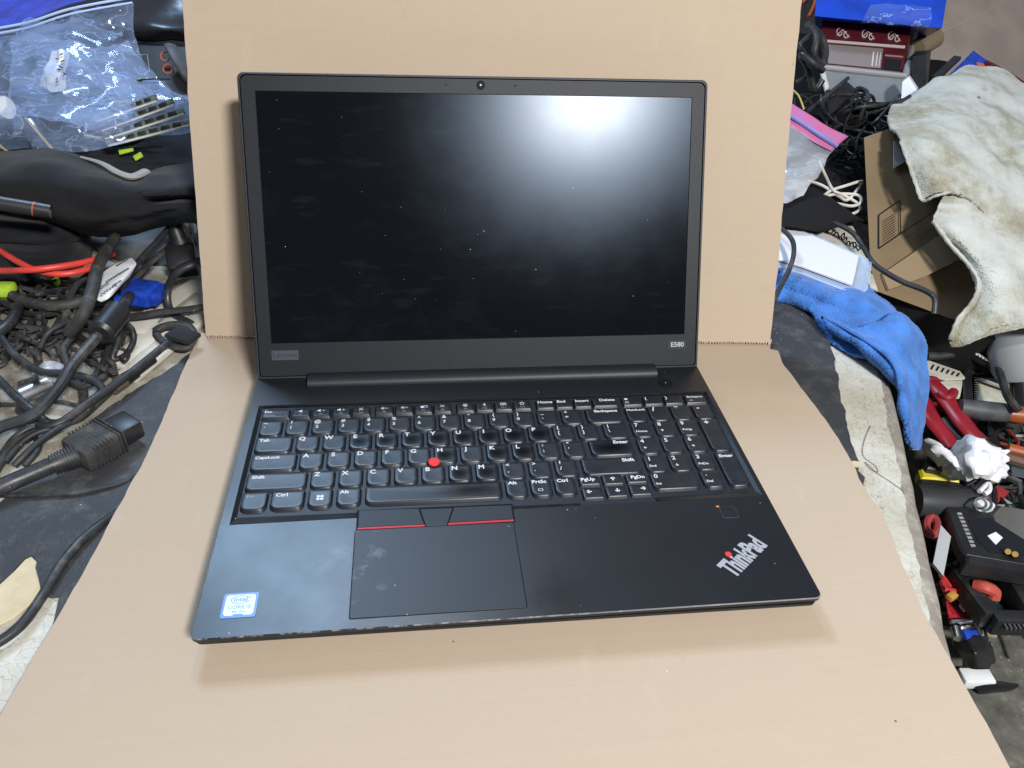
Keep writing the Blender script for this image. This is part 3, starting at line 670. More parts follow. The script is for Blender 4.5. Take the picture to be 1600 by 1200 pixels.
mb.add([(-.1645, .0140, zt+.0001), (-.1583, .0140, zt+.0001), (-.1590, .0149, zt+.0001), (-.1638, .0149, zt+.0001)], [(0, 1, 2, 3)], None, 0)
mb.build('processor_sticker', [STK_BLUE, STK_WHITE, STK_INK], lap, smooth=0)
# wordmark on the palm rest
me = text_mesh('ThinkPad', 1, .042, 'LEFT'); xs = [v.co.x for v in me.vertices]; ys = [v.co.y for v in me.vertices]
Wt, Ht = max(xs)-min(xs), max(ys)-min(ys)
P0 = Vector((.1360, .0180)); bx = Vector((.0308, .0245)); hy = Vector((-.0088, .0112))
Mx = Matrix(((bx.x/Wt, hy.x/Ht, 0, P0.x), (bx.y/Wt, hy.y/Ht, 0, P0.y), (0, 0, 1, D+.00012), (0, 0, 0, 1))) @ Matrix.Translation((-min(xs), -min(ys), 0))
mb = MB(); mb.mesh(me, Mx, 0); wm = mb.build('wordmark', [SILVER, RED], lap, smooth=0, fix=False)
# red dot of the i: find it above the third letter
fx = (.345, .98)
dotp = P0+bx*fx[0]+hy*fx[1]
mb = MB(); mb.prism([(dotp.x+.0021*math.cos(i*PI/9), dotp.y+.0021*math.sin(i*PI/9)) for i in range(18)], D, D+.0004); mb.build('red_dot', RED, lap)
# ---- lid
LM = Matrix.Translation((0, YH, ZH)) @ Matrix.Rotation(LA, 4, 'X')   # local x right, y up the lid, z to the viewer
o_ = rrect(-WX, 0, WX, UT, (.002, .002, .005, .005), 5); n = len(o_)
def lr(ins, z): return [(x*(1-ins/WX), UT/2+(y-UT/2)*(1-ins/(UT/2)), z) for x, y in o_]
mb = MB(); R_ = [lr(.0016, .0010), lr(.0006, .0010), lr(0, .0004), lr(0, -.0040), lr(.0012, -.0062), lr(.005, -.0070)]
for a, b in zip(R_[:-1], R_[1:]): mb.add(a+b, [(i, (i+1) % n, n+(i+1) % n, n+i) for i in range(n)], LM)
mb.add(R_[-1], [tuple(range(n))], LM)
mb.build('lid_shell', RIM, lap, smooth=40)
SC = (-.1722, .0288, .1722, .2223)
bm = bmesh.new(); es = loop(bm, [(x, y) for x, y, z in lr(.0022, 0)], 0)+loop(bm, [(SC[0], SC[1]), (SC[2], SC[1]), (SC[2], SC[3]), (SC[0], SC[3])], 0)
bmesh.ops.triangle_fill(bm, use_beauty=True, edges=es)
me = bpy.data.meshes.new('bez'); bm.to_mesh(me); bm.free()
mb = MB(); mb.mesh(me, LM)
s4 = [(SC[0], SC[1]), (SC[2], SC[1]), (SC[2], SC[3]), (SC[0], SC[3])]
mb.add([(x, y, 0) for x, y in s4]+[(x*.9985, y+(.0003 if y < .1 else -.0003), -.0011) for x, y in s4], [(i, (i+1) % 4, 4+(i+1) % 4, 4+i) for i in range(4)], LM)
a = lr(.0022, 0); b = lr(.0022, -.0012); mb.add(a+b, [(i, (i+1) % n, n+(i+1) % n, n+i) for i in range(n)], LM)
bez = mb.build('bezel', BEZEL, lap, smooth=0)
mb = MB(); mb.add([(SC[0], SC[1], -.0010), (SC[2], SC[1], -.0010), (SC[2], SC[3], -.0010), (SC[0], SC[3], -.0010)], [(0, 1, 2, 3)], LM)
mb.build('screen', SCREEN, lap, smooth=0)
def lidxy(px, py):
    N_ = (LM.to_3x3() @ Vector((0, 0, 1))); O_ = LM.translation; d = ray(px, py); X = CAM_P+d*((O_-CAM_P).dot(N_)/d.dot(N_)); L_ = LM.inverted() @ X; return L_.x, L_.y
def lcyl(mb, x, y, r0, r1, z0, z1, k=0, n=20): 
    A = [LM @ Vector((x+r0*math.cos(2*PI*i/n), y+r0*math.sin(2*PI*i/n), z0)) for i in range(n)]; B = [LM @ Vector((x+r1*math.cos(2*PI*i/n), y+r1*math.sin(2*PI*i/n), z1)) for i in range(n)]
    mb.add(A+B, [(i, (i+1) % n, n+(i+1) % n, n+i) for i in range(n)]+[tuple(range(n, 2*n))], None, k)
x, y = lidxy(751, 131); y = .2289
mb = MB(); lcyl(mb, x, y, .0036, .0034, -.0005, .0003, 0); lcyl(mb, x, y, .0022, .0021, 0, .0004, 1); lcyl(mb, x, y, .0008, .0007, .0002, .0005, 2)
mb.build('webcam', [BLACKGAP, GLASS, mat('lens_ring', (.25, .26, .28), .3)], bez)
for px in (697, 805):
    x, _ = lidxy(px, 131); mb = MB(); lcyl(mb, x, y, .0007, .0007, -.0004, .0002, 0, 10); mb.build('microphone_hole', BLACKGAP, bez)
def badge(pA, pB, s, m_plate, m_txt, size, sx=1):
    x0, y0 = lidxy(*pA); x1, y1 = lidxy(*pB); mb = MB()
    if y0 > y1: y0, y1 = y1, y0
    mb.prism([(x0, y0), (x1, y0), (x1, y1), (x0, y1)], -.0003, .0003, LM, 0)
    mb.mesh(text_mesh(s, 1, .015), LM @ Matrix.Translation(((x0+x1)/2, (y0+y1)/2, .00036)) @ Matrix.Diagonal((size*sx, size, 1, 1)), 1)
    return mb.build('badge', [m_plate, m_txt], bez, smooth=0)
badge((425, 563), (466, 547), 'Lenovo', BADGE, mat('badge_ink', (.012, .013, .017), .5), .0062, 1.05)
badge((1044, 545), (1072, 532), 'E580', mat('badge_black', (.010, .011, .013), .35), mat('badge_print', (.35, .37, .40), .5), .0056, 1.05)

#@@CLUTTER@@
# ================================================================== CLUTTER: shared materials
BLK = mat('black_plastic', (.014, .014, .016), .42, .5, bump=.1, bscale=900, var=.3, vscale=50)
CABM = mat('cable_jacket', (.020, .021, .025), .46, .5, bump=.1, bscale=400)
t = NT(CABM); c = t.ramp(t.noise(45, 6, .7), [(.35, (.014, .015, .018)), (.55, (.026, .027, .031)), (.72, (.085, .082, .076))]); c = t.mix(t.dots(260, .12, .12), c, (.22, .21, .19)); t.l(c, t.b.inputs['Base Color'])
t.l(t.ramp(t.noise(30, 4), [(.35, (.34,)*3), (.65, (.7,)*3)]), t.b.inputs['Roughness'])
CABD = mat('dusty_cable_jacket', (.045, .044, .043), .65, .35, bump=.15, bscale=300)
t = NT(CABD); c = t.ramp(t.noise(50, 6, .7), [(.32, (.018, .018, .019)), (.55, (.045, .044, .042)), (.74, (.13, .12, .10))]); c = t.mix(t.dots(240, .12, .15), c, (.25, .23, .19)); t.l(c, t.b.inputs['Base Color'])
FAB = mat('black_fabric', (.011, .012, .015), .9, .2, bump=.35, bscale=1300, sheen=.06, var=.35, vscale=20)
FABG = mat('grey_lining', (.30, .29, .27), .9, .2, bump=.3, bscale=900)
WHITE = mat('white_plastic', (.72, .74, .76), .45, .5, var=.05)
CREAM = mat('cream_cable', (.60, .57, .50), .5, .4, var=.12, vscale=60)
STEEL = mat('steel', (.55, .56, .58), .28, .5, metal=1, var=.2, vscale=80)
GREY = mat('grey_plastic', (.30, .31, .32), .5, .4, var=.15, vscale=60)
DGREY = mat('dark_grey_plastic', (.06, .062, .066), .55, .4, var=.3, vscale=50, bump=.2, bscale=300)
BLUEP = mat('blue_plastic', (.012, .05, .38), .4, .5, var=.3, vscale=120)
ORANGE = mat('orange_plastic', (.60, .12, .03), .45, .4, var=.1)
REDC = mat('red_cable', (.66, .06, .045), .4, .45, var=.1, vscale=40)
LIME = mat('lime_plastic', (.42, .62, .05), .45, .4, var=.2, vscale=80)
GOLD = mat('brass', (.55, .38, .10), .35, .5, metal=.6)
PCB = mat('green_board', (.012, .05, .03), .4, .5, var=.5, vscale=300)
INK = mat('black_ink', (.01, .01, .012), .6, .3)
def cab(name, label, P, r, m=CABM, group=None, n=8, flat=1.0, cat='cable', ends=None):
    mb = MB(); mb.tube(spline([at(x, y, ZB+z) for x, y, z in P], n), r, 8, flat=flat)
    o = mb.build(name, m, None, smooth=70); tag(o, label, cat, group); return o
def cabd(name, label, P, r, m=CABM, group=None, n=8, cat='cable'):
    mb = MB(); mb.tube(spline([pt(x, y, t_) for x, y, t_ in P], n), r, 8); o = mb.build(name, m, None, smooth=70); return tag(o, label, cat, group)
LG = 'black cables tangled left of the cardboard'

# ---------------- left side: power lead with three-pin connector
pl = thing('power_lead', 'thick black power lead ending in a chunky ribbed connector on the mat', 'power cable', at(140, 690, ZM))
mb = MB(); mb.tube(spline([at(-60, 795, ZM+.008), at(0, 762, ZM+.009), at(45, 742, ZM+.010), at(92, 722, ZM+.012)], 8), .0060, 12); mb.build('cord', CABM, pl)
A0, A1, A2, A3 = at(82, 727, ZM+.012), at(124, 709, ZM+.013), at(172, 681, ZM+.013), at(208, 662, ZM+.013)
mb = MB()
for i in range(9):
    a = A0.lerp(A1, i/9); b = A0.lerp(A1, (i+.62)/9); mb.cyl(a, b, .0078+.0002*i, None, 14)
mb.cyl(A0, A1, .0066, .0078, 14); mb.build('strain_relief', CABM, pl)
dx = (A2-A1).normalized()
mb = MB(); mb.bar(A1-dx*.004, A2, .031, .019, bev=.004)
for i in range(9): mb.bar(A1+dx*(.004+.0028*i), A1+dx*(.0052+.0028*i), .0316, .0194, bev=.0003)
mb.build('connector_body', CABD, pl); mb = MB(); mb.bar(A2-dx*.001, A3+dx*.002, .0245, .0155, bev=.003); mb.build('connector_nose', BLK, pl)
mb = MB()
for sgn in (-1, 0, 1):
    y_ = Vector((0, 0, 1)).cross(dx).normalized(); c0 = A3+dx*.0021+y_*sgn*.006; mb.bar(c0-dx*.002, c0+dx*.0002, .0012, .005, bev=.0002)
mb.build('pin_slot', BLACKGAP, pl)
# ---------------- video cable with ferrite and blue plug
vc = thing('video_cable', 'dark video cable with ferrite barrel and blue screw plug', 'cable', at(215, 460, ZB))
mb = MB(); mb.tube(spline([at(-40, 690, ZB+.02), at(0, 668, ZB+.022), at(52, 648, ZB+.026), at(92, 605, ZB+.032), at(112, 572, ZB+.036), at(150, 528, ZB+.040), at(163, 513, ZB+.041)], 10), .0046, 10); mb.build('cord', CABM, vc)
F0, F1 = at(158, 520, ZB+.042), at(184, 487, ZB+.042); fd = (F1-F0).normalized()
mb = MB(); mb.cyl(F0, F1, .0108, None, 20); mb.cyl(F0-fd*.003, F0, .008, .0108, 20); mb.cyl(F1, F1+fd*.003, .0108, .008, 20); mb.build('ferrite_barrel', BLK, vc)
mb = MB(); mb.tube(spline([at(184, 488, ZB+.042), at(194, 474, ZB+.038), at(203, 462, ZB+.032)], 6), .0046, 10); mb.build('cord', CABM, vc)
V0, V1 = at(202, 462, ZB+.028), at(243, 462, ZB+.020); vd = (at(238, 455, ZB+.02)-at(205, 452, ZB+.02)).normalized()
mb = MB(); c0 = at(222, 458, ZB+.024); mb.bar(c0-vd*.014, c0+vd*.014, .030, .016, bev=.004); mb.bar(c0+vd*.012, c0+vd*.020, .026, .012, bev=.002); mb.build('plug_body', BLUEP, vc)
for sgn in (-1, 1):
    y_ = Vector((0, 0, 1)).cross(vd).normalized(); p = c0+y_*sgn*.0165; mb = MB(); mb.cyl(p-vd*.016, p+vd*.006, .0052, .0046, 14); mb.build('thumb_screw', BLUEP, vc)
# paper label tag
lt = thing('cable_label', 'creased white paper tag folded round a cable above the blue plug', 'label', at(175, 440, ZB+.03))
zt_ = .052
patch('tag_face', [[at(140, 440, ZB+.045), at(160, 425, ZB+.05), at(190, 407, ZB+.052), at(206, 402, ZB+.050)], [at(143, 452, ZB+.046), at(170, 438, ZB+.051), at(200, 417, ZB+.053), at(213, 411, ZB+.051)], [at(148, 466, ZB+.045), at(172, 453, ZB+.050), at(196, 432, ZB+.051), at(210, 420, ZB+.049)], [at(158, 472, ZB+.042), at(170, 466, ZB+.045), at(184, 452, ZB+.046), at(202, 432, ZB+.045)]], WHITE, .0006, lt, amp=.0012, freq=60)
mb = MB()
for (x, y, l) in ((152, 452, 18), (158, 459, 26), (166, 440, 22), (186, 428, 16), (182, 415, 18), (176, 446, 14)):
    n_ = 6
    for i in range(n_):
        a = at(x+l*i/n_, y-l*.62*i/n_, ZB+.0545); b = at(x+l*(i+.55)/n_, y-l*.62*(i+.55)/n_, ZB+.0545); mb.bar(a, b, .0022, .0003, bev=.00005)
mb.build('faded_print', mat('faded_ink', (.12, .13, .17), .6), lt)
# ---------------- further cables on the left
cab('cable', 'black cable running straight to the hook-and-loop bundle beside the cardboard', [(30, 640, .010), (60, 664, .012), (95, 660, .014), (140, 628, .016), (200, 586, .016), (262, 536, .014), (280, 520, .012)], .0034, CABM, LG)
cab('cable', 'dusty cable with barrel plug lying along the torn edge of the mat', [(-10, 740, .006), (25, 690, .008), (70, 665, .008), (120, 655, .006), (160, 622, .006), (178, 605, .006)], .0032, CABD, LG)
bp_ = thing('barrel_plug', 'black barrel plug with brass collar on the edge of the mat', 'plug', at(195, 590, ZM))
Q0, Q1, Q2, Q3 = at(176, 608, ZM+.006), at(192, 595, ZM+.006), at(212, 582, ZM+.006), at(240, 562, ZM+.005)
mb = MB(); mb.cyl(Q0, Q1, .0052, .0062, 16); mb.build('collar', mat('aged_collar', (.10, .085, .055), .5), bp_); mb = MB(); mb.cyl(Q1, Q2, .0058, .0052, 16); mb.cyl(Q2, Q3, .0040, .0036, 16); mb.build('barrel', BLK, bp_)
cab('cable', 'thin black cable looping under the ferrite barrel', [(62, 545, .012), (78, 518, .020), (112, 503, .026), (150, 509, .028), (170, 530, .022), (164, 560, .016), (146, 590, .012), (128, 607, .010), (135, 640, .008), (150, 625, .008)], .0026, CABM, LG)
cab('cable', 'black cable arching from the left frame edge across the coil', [(-20, 505, .020), (0, 525, .022), (25, 556, .024), (62, 580, .026), (100, 583, .026), (135, 590, .024), (156, 602, .020), (160, 615, .014), (140, 628, .010)], .0031, CABM, LG)
cab('cable', 'black cable crossing diagonally over the silver tube', [(-20, 575, .014), (0, 595, .016), (25, 620, .020), (55, 645, .018), (75, 660, .014), (100, 662, .010)], .0032, CABM, LG)
cab('cable', 'dark loop of cable hanging right of the ferrite barrel', [(188, 500, .024), (206, 515, .020), (208, 535, .012), (195, 556, .008), (176, 560, .010), (186, 530, .020), (190, 505, .024)], .0028, CABM, LG)
cab('cable', 'flat grey-black strap crossing at left frame edge', [(-20, 505, .012), (15, 507, .016), (45, 512, .014), (75, 515, .010)], .0052, CABD, LG, flat=.45)
cab('cable', 'wide black cord slanting down beside the white paper tag', [(180, 372, .055), (166, 392, .060), (152, 420, .062), (145, 450, .058), (136, 478, .052), (125, 500, .044), (108, 520, .03)], .0056, CABD, LG)
cab('cable', 'thin twin cord running from the plug down to the white tag', [(320, 328, .050), (290, 338, .050), (270, 350, .048), (245, 378, .044), (222, 402, .040), (205, 425, .038), (190, 450, .034)], .0030, CABM, LG)
cab('cable', 'grey flat cord parallel to the twin cord beside the plug', [(262, 388, .030), (240, 406, .026), (215, 430, .022), (195, 448, .018), (175, 468, .012)], .0042, CABD, LG, flat=.5)
cab('cable', 'stiff black loop bending down in front of the cardboard fold', [(330, 402, .045), (302, 412, .050), (278, 424, .045), (264, 446, .03), (262, 472, .016), (272, 492, .008), (300, 508, .006)], .0052, CABM, LG, flat=.7)
cab('cable', 'ribbed flat ribbon cord running level behind the blue plug', [(330, 478, .018), (290, 484, .018), (250, 488, .018), (225, 492, .016), (200, 496, .012)], .0070, CABD, LG, flat=.35)
cab('cable', 'dusty grey cord curving below the red cables', [(20, 462, .020), (50, 474, .022), (90, 478, .022), (130, 470, .022), (165, 462, .018)], .0052, CABD, LG)
cab('cable', 'short dark cord under the red cables dropping to the coil', [(145, 425, .03), (120, 445, .028), (108, 470, .022), (100, 500, .012), (85, 525, .008)], .0032, CABD, LG)
cab('cable', 'black cord at the left frame edge bending over the strap', [(28, 478, .024), (24, 492, .026), (10, 510, .026), (-15, 530, .024)], .0048, CABM, LG)
for i, (P, lab) in enumerate((
    ([(0, 715, .006), (22, 685, .010), (48, 668, .012), (70, 664, .010)], 'thin cable nearest the left frame edge in the fanned bundle above the power lead'),
    ([(8, 722, .006), (30, 695, .010), (58, 676, .012), (90, 668, .010)], 'middle thin cable of the fanned bundle above the power lead'),
    ([(22, 728, .006), (45, 705, .010), (75, 680, .012), (108, 660, .012)], 'thin cable lowest of the fanned bundle above the power lead'),
    ([(38, 728, .005), (58, 705, .008), (60, 690, .008), (40, 672, .006)], 'short thin loop at the end of the fanned bundle'),
    ([(60, 470, .004), (52, 495, .006), (40, 520, .008), (20, 545, .008), (0, 560, .006)], 'dusty cord half hidden under the grey strap'),
    ([(98, 490, .006), (82, 520, .008), (60, 545, .008), (62, 570, .008), (85, 590, .008)], 'dusty cord curling at the left of the coil'),
    ([(108, 570, .006), (118, 592, .008), (132, 612, .010), (128, 628, .010)], 'short cord dropping from the coil to the mat'),
    ([(0, 632, .004), (40, 632, .006), (90, 628, .008), (130, 634, .010), (150, 618, .010), (158, 606, .010)], 'thin wire running level under the silver tube'),
    ([(170, 548, .008), (176, 575, .008), (182, 590, .008)], 'short tan-grey stub of cord beside the coil'),
    ([(90, 540, .01), (100, 560, .012), (108, 575, .014), (100, 545, .02), (120, 520, .022)], 'tight kinked cord inside the coil'))):
    cab('cable', lab, P, (.0026, .0026, .0026, .0022, .0034, .0032, .0028, .0018, .0030, .0030)[i], CABD if i > 3 else CABM, LG)
cab('thin_cable', 'thin black cable lying on the mat below the power lead', [(-30, 778, .004), (0, 774, .0045), (50, 774, .0045), (110, 771, .0045), (160, 762, .0045), (200, 750, .003), (230, 735, -.001)], .0019, CABM)
cab('cable', 'smooth black cable curving over the torn mat corner beside the cardboard', [(-40, 1020, .006), (0, 1002, .006), (35, 975, .0065), (62, 938, .0065), (80, 908, .0065), (100, 876, .0065), (130, 842, .006), (160, 818, .004), (190, 796, -.001)], .0031, CABM)
RG = 'red cables left of the white tag'
cab('red_cable', 'red cable sagging from the upper left of its pair', [(-30, 375, .05), (0, 392, .052), (30, 410, .052), (62, 424, .05), (100, 428, .048), (135, 421, .046), (158, 410, .04)], .0030, REDC, RG)
cab('red_cable', 'red cable running level, lower one of its pair', [(-30, 424, .046), (0, 423, .047), (45, 422, .056), (90, 417, .056), (130, 410, .052), (160, 402, .046), (176, 397, .04)], .0030, REDC, RG)
# adapter plug with black moulded grip
ap = thing('adapter_plug', 'black moulded plug standing between the bag and the cardboard', 'plug', at(290, 425, ZB))
P0_, P1_, P2_ = at(288, 428, ZB+.01), at(284, 385, ZB+.03), at(272, 352, ZB+.05)
mb = MB(); mb.bar(P0_, P1_, .030, .026, bev=.005); mb.build('body', BLK, ap); mb = MB(); mb.cyl(P1_, P1_+(P2_-P1_)*.3, .0135, .0125, 18); mb.cyl(P1_+(P2_-P1_)*.3, P2_, .0095, .008, 18); mb.build('grip', BLK, ap)
mb = MB(); mb.tube([P1_+Vector((.0145*math.cos(i*PI/12), .0145*math.sin(i*PI/12), 0)) for i in range(25)], .0012, 6, cap=False); mb.build('ring', CABD, ap)
mb = MB(); mb.bar(at(298, 360, ZB+.05), at(292, 338, ZB+.07), .012, .012, bev=.003); tag(mb.build('metal_clip', STEEL), 'small bright metal clip on the cord above the black plug', 'clip')
# hook-and-loop bundle
hb = thing('cable_tie_bundle', 'bundle of black cable held by a strap beside the cardboard corner', 'cable bundle', at(275, 525, ZB))
mb = MB()
for k in range(3):
    mb.tube(spline([at(240+3*k, 520, ZB+.004+.004*k), at(262, 508+k, ZB+.008+.003*k), at(292, 508+2*k, ZB+.010+.003*k), at(304, 524+k, ZB+.006+.003*k), at(290, 542+k, ZB+.004+.003*k), at(258, 538-k, ZB+.004+.003*k)], 6, True), .0032, 8, cap=False)
mb.build('coil', CABD, hb); mb = MB(); mb.bar(at(268, 518, ZB+.019), at(304, 530, ZB+.019), .017, .004, bev=.001); mb.build('strap', FAB, hb)
# cream duct strip, silver tube, clear scrap, lime pieces
cd = thing('cream_strip', 'two cream plastic duct strips lying side by side under the cables', 'strip', at(260, 490, ZB))
CRM2 = mat('aged_cream', (.50, .47, .40), .55, .4, col2=(.62, .60, .54), vscale=30)
for a, b in (((178, 572), (318, 462)), ((196, 592), (330, 482))):
    mb = MB(); mb.bar(at(*a, ZB+.004), at(*b, ZB+.004), .020, .006, bev=.0015); mb.build('duct', CRM2, cd)
mb = MB(); mb.bar(at(205, 520, ZB+.005), at(318, 442, ZB+.005), .030, .004, bev=.001); tag(mb.build('cream_strip', CRM2), 'broad cream plastic strip running up to the cardboard edge', 'strip')
st_ = thing('silver_tube', 'short silver metal tube among the cables on the left', 'tube', at(55, 620, ZB))
T0, T1 = at(32, 622, ZB+.008), at(76, 602, ZB+.008); mb = MB(); mb.cyl(T0, T1, .0085, None, 24); mb.build('sleeve', STEEL, st_); mb = MB(); mb.cyl(T1, T1+(T1-T0)*.06, .0070, .0065, 24); mb.build('end_cap', GREY, st_)
CLEAR = mat('clear_plastic', (.85, .9, .97), .12, .5, trans=.0, alpha=.35)
patch('clear_scrap', [[at(52, 572, ZB+.012), at(70, 566, ZB+.02), at(95, 570, ZB+.012)], [at(50, 585, ZB+.016), at(75, 580, ZB+.026), at(100, 586, ZB+.014)], [at(58, 598, ZB+.010), at(80, 597, ZB+.016), at(98, 600, ZB+.008)]], CLEAR, 0, None, amp=.006, freq=80, n=8)
tag(bpy.data.objects['clear_scrap'], 'small crumpled clear plastic scrap inside the cable coil', 'plastic scrap')
mb = MB(); mb.bar(at(-8, 452, ZB+.02), at(22, 452, ZB+.02), .018, .010, bev=.003); tag(mb.build('lime_plug', LIME), 'lime green plastic cap at the left frame edge under the red cables', 'cap')
mb = MB(); mb.bar(at(84, 444, ZB+.01), at(94, 436, ZB+.014), .008, .008, bev=.002); tag(mb.build('lime_plug', LIME), 'tiny lime green plastic piece below the red cables', 'cap')
# dark debris under the cables
mb = MB()
rnd = random.Random(5)
for i in range(26):
    x = rnd.uniform(-20, 180); y = rnd.uniform(440, 560); p = at(x, y, ZB+rnd.uniform(.001, .006)); a = rnd.uniform(0, PI); L = rnd.uniform(.01, .03)
    mb.tube(spline([p, p+Vector((math.cos(a), math.sin(a), .1))*L, p+Vector((math.cos(a+.8), math.sin(a+.8), 0))*L*1.8], 5), rnd.uniform(.0012, .003), 6)
o = mb.build('cable_offcuts', CABD); tag(o, 'dusty offcuts of cable heaped under the tangle', 'cable scraps', None, 'stuff')
mb = MB()
for i in range(40):
    x = rnd.uniform(-30, 260); y = rnd.uniform(430, 640); p = at(x, y, ZB); s_ = rnd.uniform(.001, .0035); mb.box(p+Vector((0, 0, s_*.4)), (s_, s_*rnd.uniform(.5, 1.5), s_*.7))
o = mb.build('grit', mat('grit', (.14, .12, .09), .9, col2=(.4, .36, .28), vscale=40)); tag(o, 'grit and crumbs scattered on the bench under the cables', 'grit', None, 'stuff')

mb = MB()
for i in range(34):
    x, y = rnd.uniform(-30, 170), rnd.uniform(440, 610); a = rnd.uniform(0, 2*PI); tr = rnd.uniform(-.9, .9); P = []
    for k in range(rnd.randint(5, 8)):
        P.append(at(max(-60, min(215-max(0, y-540)*.7, x)), max(436, min(640-max(0, x-60)*.5, y)), ZB+.002+.016*abs(math.sin(k*1.3+i))))
        x += 26*math.cos(a); y += 17*math.sin(a); a += tr+rnd.uniform(-.4, .4)
    mb.tube(spline(P, 7), rnd.choice((.0012, .0016, .0020, .0024, .0028)), 7, rnd.choice((0, 0, 1)))
o = mb.build('thin_wires', [CABD, CABM]); tag(o, 'tangle of thin dusty dark wires between the thicker cables on the left', 'wires', None, 'stuff')
# ---------------- black padded bag (soft heap) on the left
bag = thing('black_bag', 'black soft padded bag with a pale lining seam slumped on the bench', 'bag', at(120, 400, ZB))
B = lambda x, y, h: at(x, y, ZB+h)
def brow(ys, hs): return [B(x, y, h) for x, y, h in zip((-60, 0, 70, 135, 200, 258, 335), ys, hs)]
patch('flap', [
    brow((232, 238, 236, 252, 280, 262, 255), (.11, .11, .115, .115, .10, .10, .10)),
    brow((255, 260, 258, 274, 290, 276, 272), (.125, .125, .13, .128, .12, .112, .11)),
    brow((278, 284, 284, 296, 303, 300, 292), (.122, .122, .125, .125, .118, .115, .115)),
    brow((296, 302, 308, 316, 318, 312, 308), (.105, .105, .11, .112, .108, .098, .10)),
    brow((308, 316, 328, 340, 338, 324, 322), (.075, .08, .088, .092, .09, .10, .10)),
    brow((320, 328, 346, 358, 356, 340, 338), (.045, .05, .055, .06, .062, .075, .08)),
    brow((326, 336, 360, 368, 366, 352, 346), (.01, .015, .02, .028, .03, .04, .05))], FAB, .004, bag, amp=.0035, freq=26, amp2=.002, freq2=55, n=7)
def lrow(y, h): return [B(x, yy, hh) for x, yy, hh in zip((-60, 0, 50, 92, 122, 140), y, h)]
patch('lower_fold', [
    lrow((318, 320, 326, 338, 350, 360), (.03, .03, .032, .03, .025, .015)),
    lrow((345, 348, 348, 354, 360, 366), (.06, .06, .058, .052, .04, .02)),
    lrow((366, 370, 372, 372, 370, 372), (.062, .062, .06, .055, .042, .022)),
    lrow((376, 380, 383, 382, 378, 380), (.050, .050, .05, .046, .034, .014)),
    lrow((392, 396, 399, 397, 390, 388), (.052, .052, .05, .044, .03, .012)),
    lrow((414, 418, 420, 416, 404, 396), (.034, .034, .034, .028, .018, .006)),
    lrow((440, 442, 444, 436, 420, 404), (.004, .004, .004, .004, .002, .001))], FAB, .004, bag, amp=.003, freq=24, n=6)
patch('shade_panel', [[B(120, 345, .012), B(180, 352, .018), B(250, 340, .03), B(330, 335, .04)], [B(130, 368, .016), B(185, 374, .020), B(245, 372, .022), B(330, 368, .02)], [B(150, 388, .008), B(195, 396, .010), B(235, 402, .008), B(330, 400, .004)], [B(160, 398, .001), B(200, 408, .001), B(235, 414, .001), B(330, 416, .001)]], DGREY, .002, bag, amp=.004, freq=30)  # dark grey sheet added for the shaded stretch beside the bag
mb = MB(); mb.tube(spline([B(128, 246, .121), B(158, 255, .124), B(185, 270, .122), B(208, 276, .120), B(228, 268, .115)], 8), [.0022+.0025*min(1, i/20) for i in range(33)], 8, flat=.6); mb.build('lining_seam', FABG, bag)
mk = thing('marker_pen', 'black pen with a red ring lying across the black bag', 'pen', pt(40, 325, .86))
m0, m1 = B(-40, 311, .118), B(82, 331, .104); md_ = (m1-m0)
mb = MB(); mb.cyl(m0, m0+md_*.75, .0064, None, 16); mb.build('barrel', BLK, mk); mb = MB(); mb.cyl(m0+md_*.75, m0+md_*.77, .0066, None, 16); mb.build('ring', mat('dull_red', (.35, .06, .04), .5), mk); mb = MB(); mb.cyl(m0+md_*.77, m1-md_*.02, .0066, .0062, 16); mb.build('cap', BLK, mk); mb = MB(); mb.cyl(m1-md_*.02, m1, .0056, .0040, 16); mb.build('tip', STEEL, mk)
# second black bag behind, black gear with orange rings
patch('black_pouch', [[pt(150, -20, 1.35), pt(230, -30, 1.33), pt(320, -30, 1.33)], [pt(170, 30, 1.30), pt(235, 20, 1.27), pt(320, 15, 1.28)], [pt(185, 50, 1.28), pt(240, 46, 1.25), pt(320, 50, 1.26)], [pt(180, 62, 1.30), pt(240, 62, 1.28), pt(320, 70, 1.28)]], mat('shiny_black', (.016, .017, .02), .3, .5), .003, None, amp=.012, freq=16)
tag(bpy.data.objects['black_pouch'], 'shiny wrinkled black pouch behind the clear bag', 'pouch')
gear = thing('black_case', 'black equipment case with two orange ringed sockets left of the cardboard', 'case', pt(250, 160, 1.22))
mb = MB(); mb.hexa([pt(185, 70, 1.24), pt(330, 75, 1.24), pt(330, 215, 1.16), pt(190, 215, 1.16)], [pt(185, 50, 1.45), pt(330, 55, 1.45), pt(330, 190, 1.40), pt(190, 190, 1.40)]); mb.build('housing', BLK, gear)
for (x, y) in ((258, 88), (262, 108)):
    c0 = pt(x, y, 1.215); mb = MB(); mb.tube([c0+(CAM_R*math.cos(i*PI/10)-CAM_D*math.sin(i*PI/10))*.0072 for i in range(21)], .0016, 6, cap=False); mb.build('socket_ring', mat('dim_orange', (.40, .10, .05), .5), gear)
mb = MB(); P_ = [pt(x, y, 1.213) for x, y in ((218, 86), (230, 85), (234, 112))]; mb.tube(P_, .0006, 4); mb.build('outline_mark', GREY, gear)
mb = MB(); mb.tube(spline([pt(266, 72, 1.2), pt(272, 85, 1.19), pt(288, 110, 1.19), pt(300, 125, 1.2)], 5), .010, 10, flat=.5); mb.build('handle', DGREY, gear)
